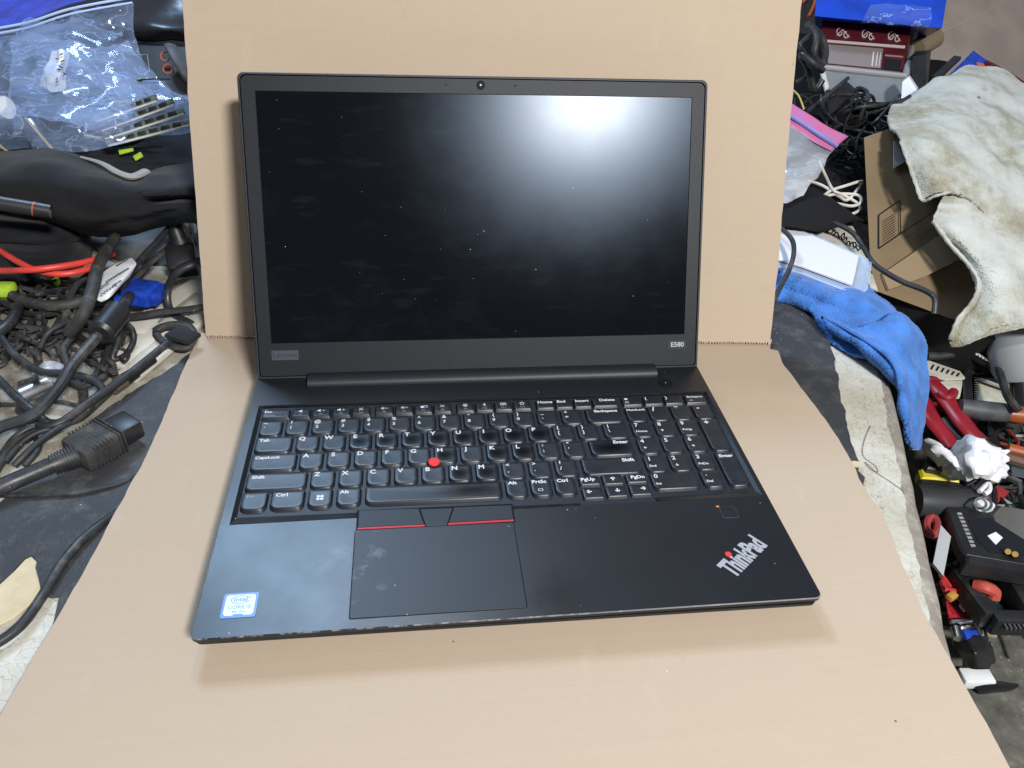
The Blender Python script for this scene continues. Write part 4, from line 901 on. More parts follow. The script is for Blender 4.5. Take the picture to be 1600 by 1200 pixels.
# dark sheet added to darken the back of the bench on the left
patch('dark_filler_heap', [[pt(-150, -60, 1.6), pt(0, -60, 1.6), pt(150, -60, 1.62), pt(350, -60, 1.65)], [pt(-150, 60, 1.28), pt(0, 60, 1.28), pt(150, 60, 1.32), pt(350, 60, 1.55)], [pt(-150, 130, 1.10), pt(0, 130, 1.10), pt(150, 130, 1.13), pt(350, 130, 1.32)], [pt(-150, 200, 1.01), pt(0, 200, 1.01), pt(150, 200, 1.03), pt(350, 200, 1.12)], [pt(-150, 262, .93), pt(0, 262, .93), pt(150, 268, .93), pt(350, 268, .97)], [pt(-150, 300, .90), pt(0, 310, .88), pt(150, 330, .87), pt(350, 330, .87)]], FAB, .004, None, amp=.012, freq=14)
tag(bpy.data.objects['dark_filler_heap'], 'dark crumpled filler sheet added at the back of the bench behind the clear bag', 'cloth')
# ---------------- clear zip bag of parts
def film_mat(name, tint, a0, a1):
    m = mat(name, tint, .10, .9); t = NT(m)
    f = t.noise(13, 4, .55, mapping=(1, 2.4, 2.4)); r = t.ramp(f, [(.40, (a0,)*3), (.485, (a0*1.3,)*3), (.50, (a1,)*3), (.515, (a0*1.3,)*3), (.62, (a0*2,)*3)])
    t.l(r, t.b.inputs['Alpha']); return m
FILM = film_mat('clear_film', (.44, .60, .98), .17, .50)
FILMB = film_mat('blue_zip_film', (.06, .09, .62), .55, .8)
zb_ = thing('zip_bag', 'crinkled clear zip bag with blue closure full of electronic parts', 'plastic bag', pt(130, 150, .95))
patch('front_film', [
    [pt(-60, 48, 1.0), pt(0, 42, .99), pt(60, 32, .98), pt(120, 18, .97), pt(170, 8, .97), pt(208, 4, .98)],
    [pt(-60, 90, .97), pt(0, 85, .955), pt(60, 75, .94), pt(120, 70, .95), pt(175, 58, .97), pt(205, 40, .99)],
    [pt(-60, 130, .95), pt(0, 128, .93), pt(60, 120, .92), pt(120, 112, .93), pt(180, 92, .97), pt(222, 95, 1.0)],
    [pt(-60, 165, .94), pt(0, 165, .925), pt(60, 160, .91), pt(120, 158, .92), pt(200, 140, .96), pt(262, 132, 1.0)],
    [pt(-60, 200, .94), pt(0, 200, .92), pt(70, 195, .905), pt(130, 195, .915), pt(210, 180, .94), pt(298, 155, .98)],
    [pt(-60, 235, .95), pt(0, 232, .935), pt(70, 232, .92), pt(130, 238, .92), pt(210, 222, .94), pt(300, 205, .97)]], FILM, 0, zb_, n=8, facet=24, amp=.012, freq=18, amp2=.012, freq2=36)
patch('second_film', [
    [pt(20, 50, .99), pt(90, 60, .97), pt(150, 70, .98), pt(200, 60, 1.0)], [pt(10, 140, .95), pt(90, 150, .94), pt(170, 110, .95), pt(240, 120, 1.0)],
    [pt(0, 180, .94), pt(80, 190, .92), pt(165, 205, .92), pt(290, 165, .98)]], FILM, 0, zb_, n=9, facet=24, amp=.014, freq=20, amp2=.012, freq2=40)
patch('blue_closure', [[pt(-60, -25, 1.03), pt(40, -30, 1.01), pt(110, -28, 1.0), pt(205, -25, 1.0)], [pt(-60, 15, 1.01), pt(40, 8, .99), pt(110, -6, .98), pt(200, -16, .99)], [pt(-60, 46, .99), pt(20, 40, .98), pt(70, 22, .97), pt(125, 4, .97)]], FILMB, 0, zb_, n=6, amp=.004, freq=25)
mb = MB(); mb.tube(spline([pt(-40, 50, .985), pt(40, 36, .975), pt(110, 14, .967), pt(205, -4, .975)], 8), .0016, 6); mb.tube(spline([pt(-40, 58, .98), pt(40, 44, .97), pt(110, 22, .963), pt(207, 4, .972)], 8), .0013, 6); mb.build('zip_rib', mat('zip_rib', (.50, .62, .88), .25), zb_)
SG = 'memory boards inside the clear zip bag'
for i, (a, b, t0, lab) in enumerate((((148, 185), (245, 152), .945, 'memory board highest in the clear zip bag'), ((155, 200), (272, 158), .94, 'memory board second from the top in the clear zip bag'), ((160, 213), (288, 172), .935, 'memory board third down with pale edge in the clear zip bag'), ((165, 223), (296, 190), .93, 'memory board lowest in the clear zip bag'))):
    th_ = thing('memory_board', 'dark green '+lab, 'circuit board', pt(*a, t0), SG)
    p, q = pt(*a, t0), pt(*b, t0+.01); mb = MB(); mb.bar(p, q, .0085, .0014, bev=.0002, up=(.2, -.7, .7)); mb.build('board', mat('pale_board', (.11, .125, .10), .4, .5, var=.4, vscale=200), th_); mb = MB()
    for k in range(6):
        c1 = p.lerp(q, .1+.14*k); c2 = p.lerp(q, .2+.14*k); u2 = Vector((.2, -.7, .7)); mb.bar(c1+u2.normalized()*.0012, c2+u2.normalized()*.0012, .0045, .0012, bev=.0002, up=u2)
    mb.build('chips', BLK, th_)
    mb = MB(); mb.bar(p.lerp(q, .02)+Vector((.0015, -.0032, -.0032)), p.lerp(q, .98)+Vector((.0015, -.0032, -.0032)), .0012, .0022, bev=.0002); mb.build('lit_gold_edge', mat('lit_pale_gold', (.75, .74, .64), .45), th_)  # pale colour paints the board edge as if lit
for a, b, lab in (((40, 184), (86, 238), 'longer yellow stick inside the clear zip bag'), ((-12, 218), (18, 242), 'yellow stick inside the clear zip bag at the left frame edge')):
    mb = MB(); mb.bar(pt(*a, .955), pt(*b, .94), .0030, .003, bev=.0005, up=(0, -.7, .7)); tag(mb.build('yellow_stick', mat('yellow_stick', (.50, .36, .10), .5)), lab, 'stick')
rl = thing('paper_label', 'crumpled white label with black print inside the clear zip bag', 'label', pt(90, 110, .95))
patch('sheet', [[pt(84, 84, .945), pt(95, 78, .938), pt(106, 84, .945)], [pt(74, 100, .945), pt(92, 98, .932), pt(108, 102, .942)], [pt(66, 116, .945), pt(86, 118, .930), pt(104, 118, .938)], [pt(56, 134, .945), pt(80, 134, .932), pt(103, 136, .94)], [pt(70, 143, .945), pt(84, 144, .936), pt(98, 142, .942)]], WHITE, .0006, rl, n=6, amp=.006, freq=50, amp2=.005, freq2=80, facet=25)
mb = MB()
for i in range(9):
    c0 = pt(84+rnd.uniform(0, 16), 86+i*5.5, .922); mb.bar(c0, c0+CAM_R*rnd.uniform(.002, .005)+CAM_D*rnd.uniform(-.003, .003), .0015, .0010, bev=.0002)
mb.build('print', INK, rl)
mb = MB(); mb.cyl(pt(-6, 170, .93), pt(10, 168, .925), .013, None, 20); tag(mb.build('paper_roll', WHITE), 'white paper roll end at the left frame edge inside the clear bag', 'paper roll')
mb = MB(); mb.bar(pt(176, 158, .97), pt(206, 161, .975), .0045, .003, bev=.0006); tag(mb.build('brass_contact', GOLD), 'small brass contact strip in the middle of the clear bag', 'contact strip')
mb = MB()
for i in range(30):
    x, y = rnd.uniform(0, 160), rnd.uniform(180, 240); c0 = pt(x, y, rnd.uniform(.95, .98)); a = rnd.uniform(0, PI); mb.bar(c0, c0+(CAM_R*math.cos(a)+CAM_D*math.sin(a))*rnd.uniform(.006, .02), rnd.uniform(.003, .008), .003, rnd.choice((0, 0, 1, 2)), bev=.0005)
tag(mb.build('small_parts', [BLK, PCB, STEEL]), 'jumbled small black and green parts at the bottom of the clear bag', 'parts', None, 'stuff')
for a, b, lab in (((186, 238), (208, 232), 'lime green tab just under the clear bag, left one'), ((210, 248), (222, 241), 'lime green tab just under the clear bag, right one')):
    mb = MB(); mb.bar(pt(*a, .955), pt(*b, .955), .007, .002, bev=.0005, up=(0, -.7, .7)); tag(mb.build('lime_tab', LIME), lab, 'tab')

mb = MB()
for i in range(46):
    x, y = rnd.uniform(-10, 200), rnd.uniform(118, 236); a = rnd.uniform(-.6, 1.2); tr = rnd.uniform(-.5, .5); P = []
    for k in range(5):
        P.append(pt(min(288, x), max(95, min(240, y)), .955+.0004*(236-y)*.5+.006*math.sin(k+i))); x += 20*math.cos(a); y += 9*math.sin(a); a += tr
    mb.tube(spline(P, 6), rnd.choice((.0010, .0014, .0020, .0026)), 6, rnd.choice((0, 0, 0, 1, 1, 2, 3)))
tag(mb.build('bagged_wires', [INK, mat('olive_wire', (.10, .10, .05), .5), mat('straw_wire', (.42, .33, .12), .5), DGREY]), 'mass of dark and straw coloured wires filling the clear zip bag', 'wires', None, 'stuff')
# ================================================================== RIGHT SIDE
# ---------------- blue towel over the bench edge
TW = mat('towel_blue', (.048, .165, .48), .95, .2, bump=.9, bscale=420, sheen=.2, var=.22, vscale=45)
tw = thing('blue_towel', 'bright blue terry towel hanging folded over the bench edge', 'towel', at(1350, 500, ZB))
Zt = lambda x, y, z: at(x, y, ZB+z)
patch('lower_layer', [
    [Zt(1190, 385, .016), Zt(1240, 408, .018), Zt(1290, 440, .014), Zt(1350, 446, .016), Zt(1385, 470, .012)],
    [Zt(1200, 420, .018), Zt(1240, 440, .020), Zt(1290, 456, .024), Zt(1360, 470, .022), Zt(1410, 492, .010)],
    [Zt(1205, 445, .012), Zt(1250, 462, .014), Zt(1300, 482, .016), Zt(1375, 510, .020), Zt(1436, 515, .000)],
    [Zt(1205, 466, .005), Zt(1255, 476, .008), Zt(1290, 508, .008), Zt(1370, 545, .010), Zt(1446, 545, -.012)],
    [Zt(1215, 470, .001), Zt(1280, 480, .002), Zt(1300, 536, .002), Zt(1380, 570, .004), Zt(1446, 590, -.03)]], TW, .004, tw, amp=.005, freq=42, n=44, amp2=.0014, freq2=560)
patch('hanging_fold', [
    [Zt(1283, 496, .016), Zt(1330, 512, .020), Zt(1372, 505, .026), Zt(1400, 492, .026), Zt(1432, 515, .012)],
    [Zt(1300, 514, .015), Zt(1345, 535, .022), Zt(1388, 535, .024), Zt(1415, 525, .020), Zt(1442, 540, .000)],
    [Zt(1330, 535, .010), Zt(1368, 558, .018), Zt(1398, 565, .018), Zt(1424, 572, .006), Zt(1445, 590, -.02)],
    [Zt(1362, 562, .006), Zt(1388, 580, .012), Zt(1408, 592, .010), Zt(1428, 610, -.010), Zt(1444, 630, -.035)],
    [Zt(1398, 598, .002), Zt(1406, 606, .004), Zt(1415, 628, -.008), Zt(1430, 650, -.03), Zt(1442, 660, -.05)],
    [Zt(1408, 628, -.006), Zt(1414, 648, -.012), Zt(1420, 668, -.03), Zt(1430, 680, -.05), Zt(1438, 688, -.065)],
    [Zt(1420, 692, -.03), Zt(1423, 697, -.034), Zt(1426, 701, -.045), Zt(1429, 703, -.06), Zt(1432, 700, -.07)]], TW, .004, tw, amp=.004, freq=42, n=34, amp2=.0014, freq2=560)
mb = MB(); mb.tube(spline([Zt(1290, 497, .019), Zt(1340, 524, .026), Zt(1382, 552, .026), Zt(1400, 575, .02), Zt(1406, 600, .010)], 10), .0022, 6); mb.build('hem', TW, tw)
# ---------------- white lidded clear container
ct = thing('plastic_container', 'clear plastic tray with a blank white lid card on the blue towel', 'container', at(1285, 405, ZB))
TRAY = mat('clear_tray', (.62, .74, .92), .15, .6, alpha=.45)
zc = ZB+.030
mb = MB(); slab(mb, [(1195, 338), (1224, 346), (1345, 401), (1361, 408), (1358, 432), (1354, 452), (1342, 460), (1332, 458), (1254, 428), (1195, 410)], zc-.004, .004, 0, .001)
op = poly_at([(1195, 338), (1224, 346), (1345, 401), (1361, 408), (1358, 432), (1354, 452), (1342, 460), (1332, 458), (1254, 428), (1195, 410)], zc-.004); n_ = len(op)
cxx = sum(p[0] for p in op)/n_; cyy = sum(p[1] for p in op)/n_
mb.add([(x, y, zc-.008) for x, y in op]+[(cxx+(x-cxx)*.93, cyy+(y-cyy)*.93, zc-.026) for x, y in op], [(i, (i+1) % n_, n_+(i+1) % n_, n_+i) for i in range(n_)])
mb.build('tray', TRAY, ct, smooth=30)
mb = MB(); mb.tube([Vector((x, y, zc-.004)) for x, y in op]+[Vector((*op[0], zc-.004))], .0012, 6, cap=False); mb.build('tray_rim', TRAY, ct)
mb = MB(); slab(mb, [(1190, 334), (1222, 346), (1342, 400), (1337, 424), (1332, 444), (1254, 415), (1190, 396)], zc, .0024, 0, .0006); mb.build('lid_card', mat('lid_white', (.74, .74, .82), .4, .5), ct, smooth=30)
# hand lettered card
hc = thing('lettered_card', 'cream card with scrawled black handwriting beside the white lid', 'card', at(1320, 372, ZB))
mb = MB(); slab(mb, [(1262, 348), (1330, 348), (1352, 392), (1372, 455), (1360, 450), (1345, 402), (1275, 368)], ZB+.014, .0012); mb.build('card', mat('dirty_card', (.52, .50, .44), .8, .2, var=.2, vscale=60), hc)
mb = MB()
for i in range(15):
    x, y = 1282+i*4.4+rnd.uniform(-2, 2), 357+i*2.3+rnd.uniform(-4, 4); P = [at(x, y, ZB+.0146), at(x+rnd.uniform(1, 6), y-rnd.uniform(2, 6), ZB+.0146), at(x+rnd.uniform(4, 9), y+rnd.uniform(-1, 4), ZB+.0146)]
    mb.tube(spline(P, 4), .0007, 4)
mb.build('handwriting', INK, hc)
mb = MB(); slab(mb, [(1250, 352), (1272, 353), (1280, 364), (1262, 366)], ZB+.016, .002); tag(mb.build('circuit_board', PCB), 'small green circuit board beside the white lid', 'circuit board')
CG = 'black cables beside the cardboard box'
cab('cable', 'black cable running from the heap along the foot of the cardboard box', [(1225, 352, .03), (1262, 345, .035), (1300, 348, .035), (1330, 362, .032), (1346, 382, .028), (1362, 408, .026), (1378, 422, .024), (1410, 440, .022), (1445, 454, .02), (1460, 466, .018), (1460, 490, .005)], .0030, CABM, CG)
cab('cable', 'black cable bent over the white lid against the cardboard', [(1200, 345, .04), (1222, 358, .045), (1238, 376, .045), (1240, 398, .04), (1232, 424, .032), (1216, 455, .020), (1206, 480, .01)], .0027, CABM, CG)
# ---------------- cream cable coil
cc = thing('cream_cable_coil', 'loose coil of cream cable right of the pink zip bag', 'cable coil', pt(1290, 310, 1.0))
mb = MB()
for P in ([(1280, 252), (1290, 275), (1302, 297), (1318, 305), (1340, 318), (1343, 328), (1320, 338), (1290, 340), (1262, 332), (1240, 322)],
          [(1228, 312), (1262, 316), (1300, 317), (1330, 322), (1345, 316), (1340, 305), (1310, 303), (1288, 307)],
          [(1262, 282), (1285, 290), (1310, 306), (1325, 312), (1346, 287), (1342, 284), (1322, 290), (1300, 297), (1288, 305)],
          [(1258, 296), (1265, 310), (1278, 318), (1300, 334), (1322, 342), (1312, 346), (1290, 340), (1268, 344), (1240, 326)],
          [(1236, 354), (1255, 340), (1265, 326), (1268, 312), (1264, 300)]):
    mb.tube(spline([pt(x, y, .985-.0006*(y-290)+rnd.uniform(-.006, .006)) for x, y in P], 8), .0019, 7)
mb.build('coil', CREAM, cc)
# ---------------- pink zip bag
pz = thing('zip_bag', 'cloudy zip bag with pink closure standing beside the cardboard backdrop', 'plastic bag', pt(1260, 240, .98))
FILM2 = film_mat('cloudy_film', (.50, .53, .58), .45, .75); PINK = mat('pink_closure', (.55, .12, .26), .4, .5, col2=(.42, .16, .36), vscale=60)
patch('film', [[pt(1200, 180, .99), pt(1245, 195, .98), pt(1285, 222, .98), pt(1305, 232, .985)], [pt(1200, 230, .97), pt(1240, 240, .96), pt(1278, 250, .965), pt(1290, 250, .97)], [pt(1200, 275, .96), pt(1235, 285, .95), pt(1262, 285, .955), pt(1272, 278, .96)], [pt(1200, 310, .95), pt(1225, 318, .945), pt(1240, 312, .95), pt(1255, 305, .95)]], FILM2, 0, pz, n=8, facet=24, amp=.006, freq=24, amp2=.004, freq2=50)
patch('closure', [[pt(1200, 140, .995), pt(1245, 166, .985), pt(1290, 195, .98), pt(1326, 213, .985)], [pt(1200, 160, .99), pt(1245, 186, .98), pt(1280, 208, .977), pt(1315, 222, .982)], [pt(1200, 182, .985), pt(1245, 205, .977), pt(1275, 224, .975), pt(1300, 236, .98)]], PINK, .001, pz, n=6, amp=.002, freq=30)
mb = MB(); mb.tube(spline([pt(1200, 158, .985), pt(1245, 187, .976), pt(1280, 210, .973), pt(1308, 228, .979)], 8), .0028, 6); mb.build('zip_rib', mat('lilac_rib', (.22, .22, .55), .35), pz)
# ---------------- filler heap added for the dark background, black cable tangle behind
patch('dark_filler_heap', [[pt(1190, 40, 1.7), pt(1300, 60, 1.7), pt(1420, 80, 1.65), pt(1480, 100, 1.6)], [pt(1190, 150, 1.4), pt(1290, 170, 1.35), pt(1400, 180, 1.35), pt(1460, 200, 1.35)], [pt(1190, 280, 1.06), pt(1290, 270, 1.05), pt(1360, 280, 1.08), pt(1420, 290, 1.1)], [pt(1190, 360, .9), pt(1280, 355, .9), pt(1345, 350, .95), pt(1400, 350, 1.05)]], mat('dark_fill', (.010, .009, .010), .8, .2, bump=.3), .003, None, amp=.02, freq=14)
tag(bpy.data.objects['dark_filler_heap.001'], 'very dark filler heap added between the zip bag and the cardboard box', 'cloth')
TG = 'black cables tangled behind the pink zip bag'
tang = [([(1262, 38), (1282, 55), (1290, 80), (1285, 100), (1272, 88), (1276, 60), (1268, 45)], .0050, 'thick black cable looped upright beside the dark red carton'),
        ([(1245, 128), (1262, 115), (1258, 85), (1250, 70), (1265, 55)], .0030, 'thin black cable looping at the cardboard edge near the top'),
        ([(1285, 110), (1272, 100), (1252, 85), (1262, 105), (1272, 140), (1285, 125)], .0050, 'doubled black cable hanging left of the grey bin'),
        ([(1305, 200), (1306, 180), (1318, 155), (1332, 142), (1350, 142), (1358, 152), (1350, 162), (1340, 155)], .0026, 'thin black cable arching over the power brick'),
        ([(1340, 150), (1338, 140), (1345, 138), (1355, 145), (1352, 160), (1345, 180), (1338, 205), (1345, 225)], .0030, 'knotted black cable in the middle of the tangle'),
        ([(1430, 155), (1400, 160), (1370, 165), (1340, 168), (1310, 180), (1288, 192)], .0032, 'straight black cable running under the cream cloth corner'),
        ([(1422, 150), (1390, 168), (1355, 178), (1325, 188), (1305, 200)], .0026, 'lower thin black cable slanting from the cloth to the tangle'),
        ([(1312, 225), (1318, 245), (1335, 258), (1355, 255), (1370, 240), (1372, 225), (1362, 210), (1345, 212)], .0042, 'glossy black loop at the bottom of the tangle'),
        ([(1380, 175), (1372, 195), (1378, 210), (1368, 230), (1350, 240)], .0030, 'short black cable dropping from the cloth corner'),
        ([(1320, 200), (1345, 205), (1375, 212), (1385, 200), (1372, 190), (1350, 198)], .0028, 'small black coil right of the pink closure')]
for i, (P, r, lab) in enumerate(tang): cabd('cable', lab, [(x, y, 1.12+.03*math.sin(i*1.7+k)) for k, (x, y) in enumerate(P)], r, CABM, TG)
cabd('cable', 'cream stiff cord standing beside the grey bin', [(1283, 100, 1.2), (1287, 120, 1.18), (1293, 143, 1.17)], .0042, CREAM)
cabd('yellow_wire', 'thin yellow wire hooked over the pink closure', [(1238, 140, 1.05), (1248, 150, 1.03), (1256, 170, 1.0)], .0012, mat('yellow_wire', (.55, .45, .12), .5))
OG = 'orange cords at the top beside the cardboard'
cabd('orange_cable', 'orange cord slanting down beside the blue pack', [(1278, -10, 1.45), (1272, 10, 1.44), (1264, 27, 1.42)], .0040, ORANGE, OG)
cabd('orange_cable', 'orange cord touching the cardboard edge at the top', [(1275, -12, 1.5), (1262, -2, 1.5), (1254, 6, 1.5)], .0040, ORANGE, OG)
pb = thing('power_brick', 'black flat power brick tilted in front of the grey bin', 'power adapter', pt(1310, 150, 1.1))
mb = MB(); mb.hexa([pt(1278, 160, 1.08), pt(1320, 124, 1.14), pt(1338, 140, 1.14), pt(1292, 185, 1.08)], [pt(1283, 175, 1.11), pt(1322, 138, 1.17), pt(1340, 150, 1.17), pt(1296, 195, 1.11)]); mb.build('housing', BLK, pb, smooth=0)
mb = MB(); mb.tube([pt(1262, 174, 1.07), pt(1325, 122, 1.13)], .0028, 8); mb.build('lead', CABM, pb)
# ---------------- grey bin with carton, blue pack on top
gb = thing('grey_bin', 'translucent grey plastic bin holding the dark red carton', 'bin', pt(1350, 130, 1.3))
GB = mat('grey_bin_plastic', (.20, .21, .22), .4, .5, var=.1); GBR = mat('grey_bin_rim', (.34, .34, .34), .4, .5)
mb = MB(); mb.hexa([pt(1288, 105, 1.28), pt(1414, 118, 1.28), pt(1405, 160, 1.24), pt(1290, 158, 1.22)], [pt(1288, 80, 1.48), pt(1428, 90, 1.48), pt(1420, 130, 1.46), pt(1290, 130, 1.46)]); mb.build('walls', GB, gb, smooth=0)
mb = MB(); mb.tube([pt(1286, 105, 1.275), pt(1350, 112, 1.275), pt(1415, 119, 1.275)], .0042, 8); mb.tube([pt(1415, 119, 1.275), pt(1424, 75, 1.40)], .0055, 8); mb.build('rim', GBR, gb)
rc = thing('red_carton', 'dark red carton with white stripe and swirl ornaments in the grey bin', 'carton', pt(1345, 80, 1.35))
DRED = mat('carton_red', (.10, .012, .016), .35, .5, var=.2, vscale=30); CWH = mat('carton_white', (.62, .55, .52), .4, .4)
qf = [pt(1284, 35, 1.36), pt(1424, 44, 1.36), pt(1410, 112, 1.31), pt(1286, 100, 1.31)]
mb = MB(); mb.hexa(qf, [pt(1290, 25, 1.55), pt(1432, 34, 1.55), pt(1420, 100, 1.5), pt(1290, 90, 1.5)]); mb.build('box', DRED, rc, smooth=0)
nrm = (qf[1]-qf[0]).cross(qf[3]-qf[0]).normalized()
if nrm.dot(CAM_F) > 0: nrm = -nrm
def onq(u, v, e=.0008): return qf[0].lerp(qf[1], u).lerp(qf[3].lerp(qf[2], u), v)+nrm*e
def qquad(mb, u0, v0, u1, v1, e=.0008, sk=0): mb.add([onq(u0, v0, e), onq(u1, v0+sk, e), onq(u1, v1+sk, e), onq(u0, v1, e)], [(0, 1, 2, 3)])
mb = MB(); qquad(mb, .05, .44, .97, .50); qquad(mb, .75, .66, .97, .70); qquad(mb, 0.06, .53, .72, .98, .0006); mb.build('white_band', [mat('carton_grey', (.26, .22, .21), .3)], rc, smooth=0)
mb = MB(); qquad(mb, .05, .43, .97, .49, .0012); qquad(mb, .60, .62, .62, .95, .0012); qquad(mb, .65, .62, .665, .95, .0012); qquad(mb, .69, .62, .70, .95, .0012); mb.build('white_stripe', CWH, rc, smooth=0)
mb = MB(); qquad(mb, .76, .76, .96, .99, .0012); mb.build('black_square', INK, rc, smooth=0)
for u0 in (.24, .53, .83):
    mb = MB()
    for (du, dv, s_) in ((-.045, .0, 1), (.03, .06, .8)):
        mb.tube([onq(u0+du+.030*s_*math.cos(i*.5), .22+dv+.09*s_*math.sin(i*.5), .0012) for i in range(11)], .0011, 5)
    mb.tube([onq(u0-.07, .30, .0012), onq(u0-.01, .16, .0012), onq(u0+.07, .33, .0012)], .001, 5)
    mb.build('swirl_ornament', CWH, rc, smooth=0)
bpk = thing('blue_pack', 'shiny blue film-wrapped pack on top of the dark red carton', 'pack', pt(1375, 20, 1.35))
BF = mat('blue_film', (.008, .055, .48), .18, .6, var=.2, vscale=20); t = NT(BF); t.bump(t.noise(45, 5), .6, .004)
mb = MB(); mb.hexa([pt(1283, -70, 1.36), pt(1490, -70, 1.36), pt(1472, 44, 1.30), pt(1273, 25, 1.30)], [pt(1283, -90, 1.6), pt(1485, -90, 1.6), pt(1430, 68, 1.52), pt(1275, 45, 1.52)]); mb.build('wrapped_body', BF, bpk, smooth=0)
patch('film_seam', [[pt(1360, 8, 1.297), pt(1410, 8, 1.297), pt(1455, 12, 1.297)], [pt(1350, 26, 1.292), pt(1410, 30, 1.292), pt(1455, 34, 1.292)], [pt(1345, 34, 1.297), pt(1410, 40, 1.297), pt(1450, 44, 1.297)]], film_mat('seam_film', (.55, .72, 1.0), .05, .5), 0, bpk, n=6, amp=.006, freq=40, amp2=.004, freq2=80)
mb = MB(); mb.cyl(pt(1430, 78, 1.42), pt(1460, 60, 1.46), .018, None, 18); tag(mb.build('tape_roll', mat('tan_tape', (.24, .19, .11), .5)), 'small tan tape roll behind the grey bin', 'tape')
mb = MB(); mb.hexa([pt(1426, 88, 1.3), pt(1448, 84, 1.3), pt(1446, 140, 1.26), pt(1424, 140, 1.26)], [pt(1430, 80, 1.4), pt(1455, 78, 1.4), pt(1450, 130, 1.36), pt(1428, 130, 1.36)]); tag(mb.build('black_box', BLK, None, 0), 'small upright black box right of the grey bin', 'box')
mb = MB(); mb.bar(pt(1462, 122, 1.24), pt(1496, 90, 1.28), .012, .006, bev=.001); tag(mb.build('black_bracket', BLK), 'black bar leaning behind the cream cloth', 'bar')
mb = MB(); mb.hexa([pt(1410, 128, 1.2), pt(1420, 120, 1.2), pt(1436, 146, 1.18), pt(1408, 154, 1.18)], [pt(1412, 124, 1.22), pt(1422, 118, 1.22), pt(1438, 142, 1.2), pt(1410, 150, 1.2)]); tag(mb.build('white_flap', WHITE, None, 0), 'white card corner showing between the grey bin and the cloth', 'card')
oc = thing('blue_carton', 'blue and orange carton peeking out behind the cream cloth', 'carton', pt(1540, 110, 1.3))
mb = MB(); mb.hexa([pt(1480, 120, 1.26), pt(1521, 79, 1.30), pt(1560, 108, 1.30), pt(1500, 150, 1.24)], [pt(1500, 128, 1.3), pt(1524, 82, 1.36), pt(1600, 135, 1.36), pt(1560, 170, 1.3)]); mb.build('box', BLUEP, oc, 0); mb = MB(); mb.hexa([pt(1522, 96, 1.292), pt(1538, 100, 1.292), pt(1540, 106, 1.288), pt(1522, 108, 1.288)], [pt(1523, 95, 1.30), pt(1539, 99, 1.30), pt(1541, 105, 1.30), pt(1523, 107, 1.30)]); mb.build('orange_panel', ORANGE, oc, 0); mb = MB(); mb.tube([pt(1540, 97, 1.29), pt(1575, 115, 1.29), pt(1604, 135, 1.29)], .004, 6); mb.build('dark_red_edge', DRED, oc)
# large cardboard box wall at the back right
lb = thing('large_cardboard_box', 'large brown cardboard box standing at the back right', 'cardboard box', pt(1540, 60, 2.2))
LBM = mat('brown_cardboard', (.36, .29, .24), .9, .2, bump=.2, bscale=300, var=.10, vscale=14)  # plain brown of the large box, slightly mottled
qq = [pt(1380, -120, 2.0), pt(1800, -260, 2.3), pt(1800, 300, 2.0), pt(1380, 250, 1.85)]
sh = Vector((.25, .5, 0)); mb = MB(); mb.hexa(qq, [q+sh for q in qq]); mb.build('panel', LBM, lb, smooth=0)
def onl(px, py, e=.0015):
    N_ = (qq[1]-qq[0]).cross(qq[3]-qq[0]).normalized(); d = ray(px, py); X = CAM_P+d*((qq[0]-CAM_P).dot(N_)/d.dot(N_)); return X-d.normalized()*e*3
for a, b in (((1470, 52), (1600, -12)), ((1500, 92), (1640, 30))):
    mb = MB(); mb.tube([onl(*a), onl(*b)], .0016, 5); mb.build('crease', mat('crease', (.46, .38, .32), .85), lb)

# ---------------- cardboard box under cream cloth
bx_ = thing('cardboard_box', 'brown cardboard box draped with a cream cloth on the right', 'cardboard box', pt(1440, 400, .95))
BXM = mat('box_cardboard', (.20, .145, .085), .88, .2, bump=.15, bscale=500, var=.06, vscale=20)  # base colour darkened to paint in the shade on this box
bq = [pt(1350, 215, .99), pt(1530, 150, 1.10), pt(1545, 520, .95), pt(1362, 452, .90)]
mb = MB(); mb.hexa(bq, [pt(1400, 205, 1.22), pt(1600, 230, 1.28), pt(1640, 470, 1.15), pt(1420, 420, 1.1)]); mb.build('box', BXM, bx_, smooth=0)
bn = (bq[1]-bq[0]).cross(bq[3]-bq[0]).normalized()
if bn.dot(CAM_F) > 0: bn = -bn
def onb(px, py, e=.0012):
    d = ray(px, py); return CAM_P+d*((bq[0]-CAM_P).dot(bn)/d.dot(bn))+bn*e
mb = MB()
for a, b in (((1372, 337), (1405, 314)), ((1405, 314), (1406, 366)), ((1406, 366), (1372, 389)), ((1372, 389), (1372, 337))): mb.bar(onb(*a), onb(*b), .0014, .0006, bev=.0001, up=bn)
for i in range(9): mb.bar(onb(1378, 348+4*i), onb(1399, 333.5+4*i), .0005, .0004, bev=.0001, up=bn)
mb.build('printed_label', INK, bx_, smooth=0)
mb = MB(); mb.bar(onb(1407, 365), onb(1475, 320), .0010, .0008, bev=.0001, up=bn); mb.build('seam', INK, bx_, smooth=0)
for P in (((1375, 430), (1464, 370), (1515, 335), (1520, 395), (1440, 435), (1385, 455)),):
    mb = MB(); a = [onb(x, y, .0005) for x, y in P]; b = [onb(x, y, .004) for x, y in P]; n_ = len(P); mb.add(a+b, [(i, (i+1) % n_, n_+(i+1) % n_, n_+i) for i in range(n_)]+[tuple(range(n_, 2*n_))]); mb.build('flap', mat('flap_cardboard', (.26, .19, .115), .88, .2, bump=.15, bscale=500), bx_, smooth=0)
mb = MB(); a = [onb(x, y, .0008) for x, y in ((1395, 222), (1420, 212), (1416, 252), (1395, 264))]; b = [p+bn*.0012 for p in a]; mb.hexa(a, b); mb.build('clear_tape', GREY, bx_, smooth=0)
